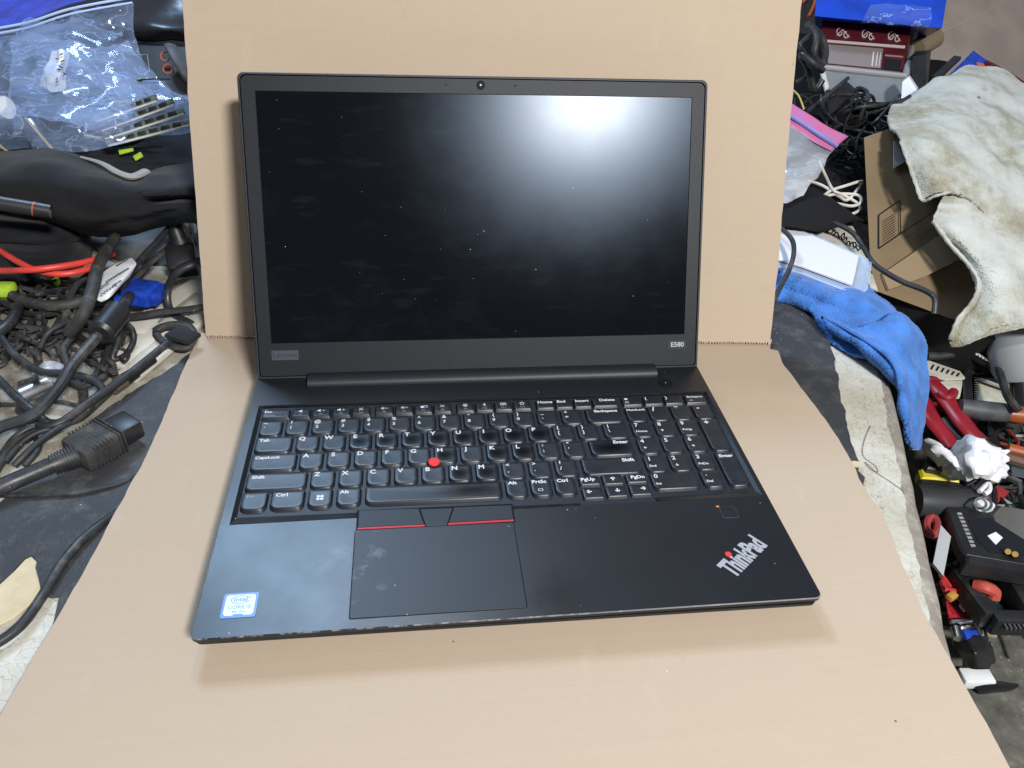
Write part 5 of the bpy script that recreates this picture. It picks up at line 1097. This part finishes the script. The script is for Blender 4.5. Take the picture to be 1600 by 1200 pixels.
CL = mat('cream_cloth', (.60, .59, .52), .95, .2, bump=.7, bscale=700, sheen=.2); t = NT(CL)
c = t.ramp(t.noise(14, 6, .65), [(.32, (.53, .545, .51)), (.48, (.46, .465, .42)), (.60, (.31, .295, .22)), (.74, (.17, .155, .095))]); c = t.mix(t.ramp(t.noise(110, 5, .7), [(.5, (0, 0, 0)), (.75, (.35,)*3)]), c, (.64, .65, .63)); t.l(c, t.b.inputs['Base Color'])
cl = thing('cream_cloth', 'stained cream terry cloth draped over the cardboard box', 'cloth', pt(1500, 250, .92))
patch('drape', [
    [pt(1402, 162, 1.13), pt(1450, 135, 1.17), pt(1502, 108, 1.22), pt(1556, 106, 1.24), pt(1605, 136, 1.22), pt(1680, 180, 1.2)],
    [pt(1386, 185, 1.02), pt(1440, 170, 1.05), pt(1495, 150, 1.09), pt(1550, 150, 1.12), pt(1605, 175, 1.12), pt(1680, 210, 1.12)],
    [pt(1400, 210, .965), pt(1445, 205, .965), pt(1498, 190, 1.0), pt(1550, 200, 1.03), pt(1605, 215, 1.04), pt(1680, 245, 1.05)],
    [pt(1416, 235, .935), pt(1452, 235, .925), pt(1502, 228, .955), pt(1552, 245, .975), pt(1605, 260, .98), pt(1680, 290, 1.0)],
    [pt(1424, 262, .92), pt(1460, 262, .905), pt(1505, 262, .92), pt(1555, 285, .935), pt(1605, 305, .94), pt(1680, 330, .95)],
    [pt(1432, 288, .915), pt(1466, 284, .90), pt(1510, 294, .905), pt(1560, 325, .915), pt(1605, 350, .92), pt(1680, 370, .93)],
    [pt(1440, 312, .915), pt(1470, 300, .90), pt(1512, 310, .90), pt(1560, 355, .905), pt(1605, 385, .91), pt(1680, 410, .92)]], CL, .004, cl, n=30, amp=.009, freq=22, amp2=.0013, freq2=420)
patch('hanging_corner', [
    [pt(1478, 300, .915), pt(1502, 300, .905), pt(1530, 320, .905), pt(1570, 345, .905), pt(1625, 360, .91), pt(1690, 380, .915)],
    [pt(1462, 330, .905), pt(1495, 338, .90), pt(1530, 352, .895), pt(1575, 378, .895), pt(1625, 395, .90), pt(1690, 410, .91)],
    [pt(1460, 348, .90), pt(1495, 362, .885), pt(1535, 385, .88), pt(1580, 405, .88), pt(1625, 420, .885), pt(1690, 440, .895)],
    [pt(1484, 380, .895), pt(1512, 392, .875), pt(1545, 412, .868), pt(1585, 430, .868), pt(1628, 445, .872), pt(1690, 462, .88)],
    [pt(1512, 412, .885), pt(1532, 420, .868), pt(1558, 438, .858), pt(1592, 452, .858), pt(1630, 465, .862), pt(1690, 480, .87)],
    [pt(1527, 440, .875), pt(1542, 448, .86), pt(1562, 462, .85), pt(1595, 475, .85), pt(1632, 482, .855), pt(1690, 492, .862)],
    [pt(1520, 470, .868), pt(1537, 478, .855), pt(1560, 488, .845), pt(1594, 493, .845), pt(1632, 494, .85), pt(1690, 500, .858)],
    [pt(1496, 500, .862), pt(1515, 507, .852), pt(1545, 508, .842), pt(1585, 505, .842), pt(1630, 502, .846), pt(1690, 505, .855)],
    [pt(1485, 530, .858), pt(1500, 533, .852), pt(1530, 523, .842), pt(1572, 512, .84), pt(1625, 506, .845), pt(1690, 508, .853)],
    [pt(1486, 541, .858), pt(1502, 541, .853), pt(1535, 529, .843), pt(1575, 517, .841), pt(1625, 510, .846), pt(1690, 511, .854)]], CL, .004, cl, n=24, amp=.007, freq=24, amp2=.0013, freq2=420)
mb = MB(); mb.tube(spline([pt(1458, 345, .893), pt(1484, 381, .888), pt(1512, 412, .878), pt(1529, 440, .868), pt(1522, 470, .861), pt(1498, 500, .855), pt(1485, 532, .851)], 12), [.0036+.0005*math.sin(i*1.3+math.sin(i*.7)) for i in range(73)], 8, flat=.7); mb.build('hem', CL, cl)
mb = MB(); mb.tube(spline([pt(1408, 222, .945), pt(1420, 255, .92), pt(1432, 290, .91), pt(1442, 313, .908), pt(1462, 306, .895), pt(1490, 299, .893)], 12), [.0024+.0004*math.sin(i*1.2+math.sin(i*.6)) for i in range(61)], 8, flat=.7); mb.build('hem', CL, cl)
# black slab the box stands on
mb = MB(); mb.hexa([pt(1345, 440, .93), pt(1560, 530, .93), pt(1560, 640, 1.0), pt(1400, 600, 1.0)], [pt(1430, 420, 1.2), pt(1700, 480, 1.2), pt(1700, 600, 1.25), pt(1440, 570, 1.25)]); tag(mb.build('black_crate', mat('black_crate', (.008, .008, .009), .6, .3), None, 0), 'black crate under the cardboard box beside the bench', 'crate')

# ---------------- junk pile below the bench edge on the right
ZJ = -.16
def J(x, y, z=0): return at(x, y, ZJ+z)
heap = [[at(1390, 520, -.12), at(1500, 530, -.16), at(1700, 520, -.14)], [at(1390, 640, -.20), at(1520, 650, -.185), at(1700, 640, -.18)], [at(1400, 760, -.21), at(1530, 770, -.20), at(1700, 760, -.19)], [at(1430, 860, -.22), at(1540, 880, -.21), at(1700, 880, -.20)], [at(1470, 980, -.235), at(1560, 985, -.235), at(1700, 960, -.23)]]
patch('junk_heap', heap, mat('dark_rubble', (.016, .015, .014), .7, .3, bump=.6, bscale=120, col2=(.05, .047, .042), vscale=60), .002, None, n=10, amp=.03, freq=22, amp2=.012, freq2=60)
tag(bpy.data.objects['junk_heap'], 'dark mixed scrap filling the gap below the bench edge', 'scrap', None, 'stuff')
# red handled pliers
rp = thing('red_pliers', 'red handled pliers sticking up beside the blue towel', 'pliers', J(1490, 640))
RP = mat('red_grip', (.24, .012, .022), .35, .5, var=.15, vscale=40)
def grip(P, W, k=0):
    mb = MB(); mb.tube(spline([J(*p) for p in P], 8), W, 12, flat=.62); mb.build('handle', RP, rp)
grip([(1452, 596, .03), (1468, 612, .03), (1488, 638, .025), (1510, 668, .02), (1532, 692, .012)], [.0105+.002*math.sin(i/32*PI)+(.003 if i < 3 else 0) for i in range(33)])
grip([(1438, 625, .02), (1455, 655, .018), (1475, 680, .012), (1490, 702, .008)], [.0125-.0001*i for i in range(25)])
mb = MB(); mb.tube(spline([J(1490, 612, .034), J(1486, 620, .034), J(1478, 622, .033), J(1468, 614, .034)], 6), .0055, 10); mb.build('guard', RP, rp)
mb = MB(); mb.bar(J(1470, 655, .014), J(1520, 700, .005), .010, .006, bev=.001); mb.build('jaw', DGREY, rp)
# crumpled tissue
ts = thing('crumpled_tissue', 'crumpled white tissue lying on the black tools', 'tissue', J(1510, 720))
TIS = mat('tissue', (.78, .79, .82), .9, .2, bump=.3, bscale=300)
patch('sheet', [[J(1436, 698, .03), J(1452, 690, .045), J(1470, 698, .05), J(1488, 712, .045)], [J(1446, 706, .03), J(1462, 706, .05), J(1482, 710, .055), J(1500, 722, .05)], [J(1466, 728, .025), J(1482, 726, .045), J(1500, 732, .05), J(1515, 742, .04)]], TIS, .0005, ts, n=7, facet=22, amp=.006, freq=38, amp2=.010, freq2=62)
patch('sheet', [[J(1492, 700, .03), J(1512, 684, .05), J(1535, 690, .055), J(1556, 700, .05), J(1578, 702, .03)], [J(1480, 720, .03), J(1508, 712, .06), J(1532, 712, .065), J(1556, 716, .055), J(1576, 718, .03)], [J(1478, 738, .025), J(1505, 732, .055), J(1530, 735, .06), J(1552, 738, .05), J(1572, 735, .03)], [J(1490, 748, .02), J(1512, 752, .035), J(1535, 752, .04), J(1555, 752, .03), J(1570, 748, .02)]], TIS, .0005, ts, n=7, facet=22, amp=.006, freq=38, amp2=.010, freq2=62)
# yellow and black tool
yt = thing('yellow_tool', 'yellow and black tool under the crumpled tissue', 'tool', J(1470, 740))
mb = MB(); slab(mb, [(1436, 733), (1452, 726), (1472, 735), (1500, 742), (1500, 752), (1470, 748), (1440, 746)], ZJ+.018, .014, 0, .002); mb.build('body', mat('tool_yellow', (.62, .52, .02), .4, .5), yt)
mb = MB(); slab(mb, [(1448, 716), (1468, 718), (1472, 734), (1450, 730)], ZJ+.026, .012, 0, .002); slab(mb, [(1436, 747), (1500, 753), (1512, 762), (1436, 762)], ZJ+.016, .012, 0, .002); mb.build('black_grip', BLK, yt)
mb = MB(); mb.tube([J(1430, 782, .012), J(1480, 786, .012), J(1520, 784, .010)], [.017, .0165, .014], 18); tag(mb.build('black_tube', mat('matt_black_tube', (.03, .032, .036), .45, .5)), 'thick black tube lying below the yellow tool', 'tube')
# slotted covers, framed board, screwdriver
sc = thing('slot_cover', 'cream slotted metal cover near the cloth corner', 'slot cover', J(1475, 585))
mb = MB(); slab(mb, [(1448, 562), (1500, 580), (1508, 590), (1478, 592), (1448, 582)], ZJ+.03, .003); mb.build('plate', CRM2, sc)
mb = MB()
for i in range(6): mb.bar(J(1455+8*i, 577+2.2*i, .0305), J(1459+8*i, 570+2.6*i, .0305), .002, .0006, bev=.0001)
mb.build('slot', INK, sc)
mb = MB(); slab(mb, [(1448, 584), (1505, 594), (1500, 620), (1470, 622), (1450, 605)], ZJ+.022, .003); tag(mb.build('cream_sheet', CRM2), 'plain cream panel beneath the slotted cover', 'panel')
fb = thing('framed_board', 'black framed board with a cream inner face at the right edge', 'panel', J(1550, 615))
mb = MB()
fq = [(1510, 584), (1588, 582), (1592, 655), (1512, 640)]
for a, b in zip(fq, fq[1:]+fq[:1]): mb.bar(J(*a, .02), J(*b, .02), .010, .010, bev=.0015)
mb.build('frame', BLK, fb); mb = MB(); slab(mb, [(1526, 590), (1582, 590), (1586, 636), (1528, 632)], ZJ+.018, .004); mb.build('inner_face', mat('stained_cream', (.42, .39, .30), .7, .3, col2=(.58, .55, .46), vscale=60), fb)
mb = MB()
for i in range(12): mb.bar(J(1522, 590+3.6*i, .021), J(1527, 590+3.6*i, .021), .0012, .0012, bev=.0002)
mb.build('pin_row', STEEL, fb)
mb = MB(); mb.tube([J(1532, 592, .026), J(1572, 606, .026)], .003, 8); tag(mb.build('steel_rod', STEEL), 'short steel rod lying on the framed board', 'rod')
dk = thing('screwdriver', 'screwdriver with dark orange handle and grey sleeve below the framed board', 'screwdriver', J(1550, 645))
mb = MB(); mb.tube([J(1500, 636, .03), J(1535, 642, .03), J(1572, 645, .03)], [.010, .012, .011], 14); mb.build('sleeve', DGREY, dk); mb = MB(); mb.tube([J(1571, 645, .03), J(1590, 648, .03), J(1640, 654, .03)], [.009, .0105, .010], 14); mb.build('handle', mat('burnt_orange', (.30, .075, .02), .4), dk)
mb = MB(); mb.tube(spline([J(1556, 560, .05), J(1566, 595, .05), J(1575, 620, .05), J(1592, 642, .045)], 8), .0045, 8); tag(mb.build('cable', CABD), 'grey cable hanging in front of the framed board', 'cable', 'cables in the junk on the right')
mb = MB(); mb.tube(spline([J(1448, 556, .04), J(1470, 556, .04), J(1495, 552, .042), J(1515, 545, .042)], 8), .0050, 8); tag(mb.build('cable', CABM), 'glossy black cable between the towel and the pin strip', 'cable', 'cables in the junk on the right')
mb = MB(); mb.tube(spline([J(1530, 690, .012), J(1560, 708, .02), J(1600, 722, .02), J(1650, 735, .02)], 8), .0065, 8); tag(mb.build('brown_strap', mat('brown_strap', (.12, .07, .05), .7)), 'dull brown strap running past the tissue to the right edge', 'strap')
mb = MB(); mb.tube([J(1575, 700, .03), J(1640, 716, .03)], .0055, 10); tag(mb.build('orange_rod', mat('burnt_orange_rod', (.30, .07, .02), .45)), 'dark orange rod at the right edge beside the tissue', 'rod')
ps = thing('pin_strip', 'black connector strip with white pins under the cloth corner', 'connector', J(1535, 565))
mb = MB(); mb.bar(J(1506, 545, .045), J(1556, 570, .045), .018, .010, bev=.002); mb.build('housing', BLK, ps); mb = MB()
for i in range(9):
    p = J(1510+5*i, 544+2.8*i, .051); mb.box(p, (.0024, .0045, .0022))
mb.build('pins', WHITE, ps)
mb = MB(); mb.tube([J(1586, 520, .08), J(1592, 545, .07), J(1598, 575, .05), J(1600, 590, .04)], [.026, .034, .034, .028], 20); tag(mb.build('grey_bottle', mat('grey_bottle', (.34, .36, .38), .35)), 'grey plastic bottle at the right edge below the cloth', 'bottle')
# rock-like foam and loose wire ring
mb = MB(); slab(mb, [(1544, 800), (1560, 785), (1640, 800), (1640, 860), (1600, 848), (1548, 818)], ZJ+.012, .02, 0, .004); tag(mb.build('grey_foam', mat('grey_foam', (.11, .105, .10), .9, .2, bump=.8, bscale=200)), 'flat piece of dirty grey foam at the right edge', 'foam')
mb = MB(); mb.tube([J(1535+14*math.cos(i*PI/12), 788+10*math.sin(i*PI/12), .03) for i in range(25)], .0014, 6, cap=False); tag(mb.build('wire_ring', STEEL), 'bright wire ring beside the grey foam', 'ring')
mb = MB(); mb.tube(spline([J(1530, 768, .03), J(1544, 756, .032), J(1546, 766, .032), J(1538, 772, .03)], 8), .0024, 8); tag(mb.build('white_clip', WHITE), 'small white curved clip above the wire ring', 'clip')
mb = MB(); mb.bar(J(1528, 782, .02), J(1545, 797, .02), .016, .010, bev=.002); tag(mb.build('white_connector', WHITE), 'small white connector inside the wire ring', 'connector')
# two black laptop drive frames
fr = thing('drive_tray', 'black plastic tray with a row of square holes and a white sticker', 'tray', J(1540, 840))
mb = MB(); slab(mb, [(1476, 790), (1500, 786), (1548, 800), (1576, 840), (1640, 862), (1640, 890), (1510, 868), (1500, 855)], ZJ+.02, .012, 0, .002); mb.build('body', BLK, fr)
mb = MB(); slab(mb, [(1512, 812), (1545, 808), (1612, 850), (1612, 868), (1545, 862), (1528, 845)], ZJ+.0206, .002); mb.build('recess', mat('satin_black', (.010, .010, .014), .25, .5), fr)
mb = MB(); slab(mb, [(1510, 866), (1640, 888), (1640, 900), (1510, 880)], ZJ+.024, .016, 0, .002); mb.build('front_rail', BLK, fr)
mb = MB()
for i in range(9): mb.box(J(1499+2.6*i, 803+6.2*i, .0203), (.0046, .0026, .0012))
mb.build('hole_row', GREY, fr)
mb = MB(); slab(mb, [(1543, 837), (1556, 831), (1567, 840), (1556, 851)], ZJ+.0212, .0005); mb.build('sticker', WHITE, fr)
mb = MB()
for (x, y) in ((1575, 862), (1586, 866)): mb.cyl(J(x, y, .020), J(x, y, .026), .003, .0026, 12)
mb.build('brass_insert', GOLD, fr)
fr2 = thing('drive_cage', 'black open cage with thick rails holding red parts near the floor', 'cage', J(1550, 930))
zz = -.02
for a, b, w_ in (((1492, 898), (1546, 970), .016), ((1566, 892), (1610, 960), .018), ((1500, 890), (1580, 896), .010), ((1546, 972), (1640, 975), .014)):
    mb = MB(); mb.bar(J(*a, zz+.01), J(*b, zz+.01), w_, .022, bev=.003); mb.build('rail', BLK, fr2)
mb = MB()
for i in range(8): mb.bar(J(1512+7.5*i, 888+1.3*i, zz+.022), J(1516+7.5*i, 891+1.3*i, zz+.022), .006, .002, 0, bev=.0004)
mb.build('key_row', GREY, fr2)
mb = MB()
for i in range(7): mb.bar(J(1568+7*i, 978, zz+.016), J(1571+7*i, 978, zz+.016), .008, .004, 0, bev=.0006)
mb.build('ribs', DGREY, fr2)
mb = MB(); slab(mb, [(1520, 900), (1562, 898), (1600, 960), (1550, 966)], ZJ+zz-.004, .002); tag(mb.build('circuit_board', mat('dark_green_board', (.01, .045, .032), .4, .5, var=.5, vscale=200)), 'dark green board lying inside the lower black cage', 'circuit board')
mb = MB(); mb.tube(spline([J(1523, 915, .0), J(1540, 918, .004), J(1553, 925, .0), J(1552, 935, -.006)], 6), .0058, 10); tag(mb.build('red_tube', mat('coral_tube', (.42, .07, .05), .45)), 'coral red bent tube inside the lower black cage', 'tube')
mb = MB(); slab(mb, [(1486, 930), (1500, 950), (1518, 970), (1484, 972), (1478, 940)], ZJ-.03, .002); tag(mb.build('red_board', mat('red_board', (.40, .02, .035), .45, .4, var=.4, vscale=300)), 'bright red circuit board below the lower black cage', 'circuit board')
mb = MB()
for a, b in (((1470, 898), (1484, 918)), ((1474, 920), (1492, 924)), ((1472, 908), (1480, 930))): mb.tube([J(*a, -.012), J(*b, -.014)], .0028, 8)
tag(mb.build('red_wires', mat('red_wire', (.42, .03, .03), .45)), 'short red wires poking out at the bench edge', 'wires')
mb = MB(); mb.bar(J(1482, 928, -.01), J(1492, 936, -.01), .010, .006, bev=.001); tag(mb.build('orange_connector', mat('amber', (.48, .24, .05), .5)), 'small amber connector among the red wires', 'connector')
mb = MB(); slab(mb, [(1470, 820), (1486, 838), (1478, 880), (1474, 900), (1458, 880)], ZJ+.024, .003); tag(mb.build('grey_bracket', mat('pale_grey_bracket', (.44, .46, .48), .45, .5)), 'pale grey metal bracket leaning at the bench edge', 'bracket')
mb = MB(); mb.tube([J(1456+9*math.cos(i*PI/10), 822+14*math.sin(i*PI/10), .006) for i in range(21)], .004, 8, cap=False); tag(mb.build('red_ring', mat('dull_red_ring', (.34, .05, .05), .5)), 'dull red ring half hidden behind the bench edge', 'ring')
vp = thing('monitor_plug', 'blue monitor connector with silver screws near the floor', 'connector', J(1512, 990))
mb = MB(); mb.bar(J(1500, 990, -.03), J(1530, 993, -.03), .016, .010, bev=.002); mb.build('shell', STEEL, vp); mb = MB(); mb.bar(J(1505, 994, -.026), J(1527, 996, -.026), .010, .008, bev=.001); mb.build('socket', BLUEP, vp)
for x in (1493, 1533):
    mb = MB(); mb.cyl(J(x, 982, -.026), J(x+4, 998, -.026), .0045, .004, 12); mb.build('thumb_screw', STEEL, vp)
mb = MB(); mb.bar(J(1486, 972, -.022), J(1550, 968, -.022), .003, .004, bev=.0006); tag(mb.build('steel_strip', STEEL), 'thin bright steel strip above the blue connector', 'strip')
patch('black_lump', [[J(1496, 1002, -.05), J(1520, 1000, -.03), J(1550, 1000, -.05)], [J(1498, 1020, -.045), J(1525, 1018, -.015), J(1556, 1015, -.05)], [J(1504, 1042, -.06), J(1530, 1042, -.035), J(1552, 1036, -.07)]], BLK, .003, None, amp=.01, freq=40); tag(bpy.data.objects['black_lump'], 'black moulded lump lying below the blue connector', 'plug')
mb = MB(); mb.box((0, 0, 0), (.03, .016, .012), Matrix.Translation(at(1524, 1060, ZF+.008)) @ Matrix.Rotation(-.1, 4, 'Z'), bev=.002); tag(mb.build('white_block', WHITE), 'small white block on the concrete at the bench corner', 'block')
patch('black_rag', [[at(1525, 1066, ZF+.004), at(1555, 1066, ZF+.008), at(1592, 1070, ZF+.003)], [at(1525, 1076, ZF+.006), at(1555, 1075, ZF+.012), at(1590, 1072, ZF+.004)], [at(1530, 1084, ZF+.002), at(1560, 1082, ZF+.004), at(1586, 1075, ZF+.002)]], FAB, .002, None, amp=.002, freq=60); tag(bpy.data.objects['black_rag'], 'thin black scrap lying on the concrete beside the white block', 'scrap')

mb = MB(); rj = random.Random(11)
JM = [BLK, DGREY, mat('scrap_steel', (.30, .30, .31), .35, .5, metal=.8), PCB, mat('scrap_tan', (.30, .26, .19), .7), mat('scrap_red', (.26, .02, .02), .5), GREY, INK]
for i in range(330):
    x, y = rj.uniform(1430, 1650), rj.uniform(545, 985)
    if x < 1402+(y-600)*.225+18: continue
    c0 = at(x, y, -.188-max(0, y-860)*.00030+rj.uniform(0, .016)); a = rj.uniform(0, PI); L = rj.uniform(.006, .042); dv = Vector((math.cos(a), math.sin(a), rj.uniform(-.3, .3)))*L
    k = rj.choice((0, 0, 0, 1, 1, 7, 7, 2, 3, 4, 5, 6))
    if rj.random() < .5: mb.bar(c0-dv/2, c0+dv/2, rj.uniform(.003, .014), rj.uniform(.002, .008), k, bev=.0006)
    else: mb.tube(spline([c0-dv, c0+Vector((dv.y, -dv.x, .004))*.5, c0+dv], 5), rj.uniform(.0008, .003), 6, k)
tag(mb.build('small_scrap', JM), 'small mixed scrap pieces and wire ends strewn among the tools', 'scrap', None, 'stuff')
mb = MB()
for i in range(46):
    x, y = rj.uniform(1235, 1400), rj.uniform(165, 262); a = rj.uniform(0, 2*PI); tr = rj.uniform(-1, 1); P = []; t0 = 1.22-.0009*(y-60)+rj.uniform(-.02, .02)
    for k in range(6):
        P.append(pt(max(1215, x), y, t0+.012*math.sin(k+i))); x += 17*math.cos(a); y = max(148, y+13*math.sin(a)); a += tr
    mb.tube(spline(P, 6), rj.choice((.0010, .0014, .0018, .0024)), 6, rj.choice((0, 0, 1)))
tag(mb.build('thin_wires', [INK, CABM]), 'tangle of thin black wires in front of the grey bin', 'wires', None, 'stuff')
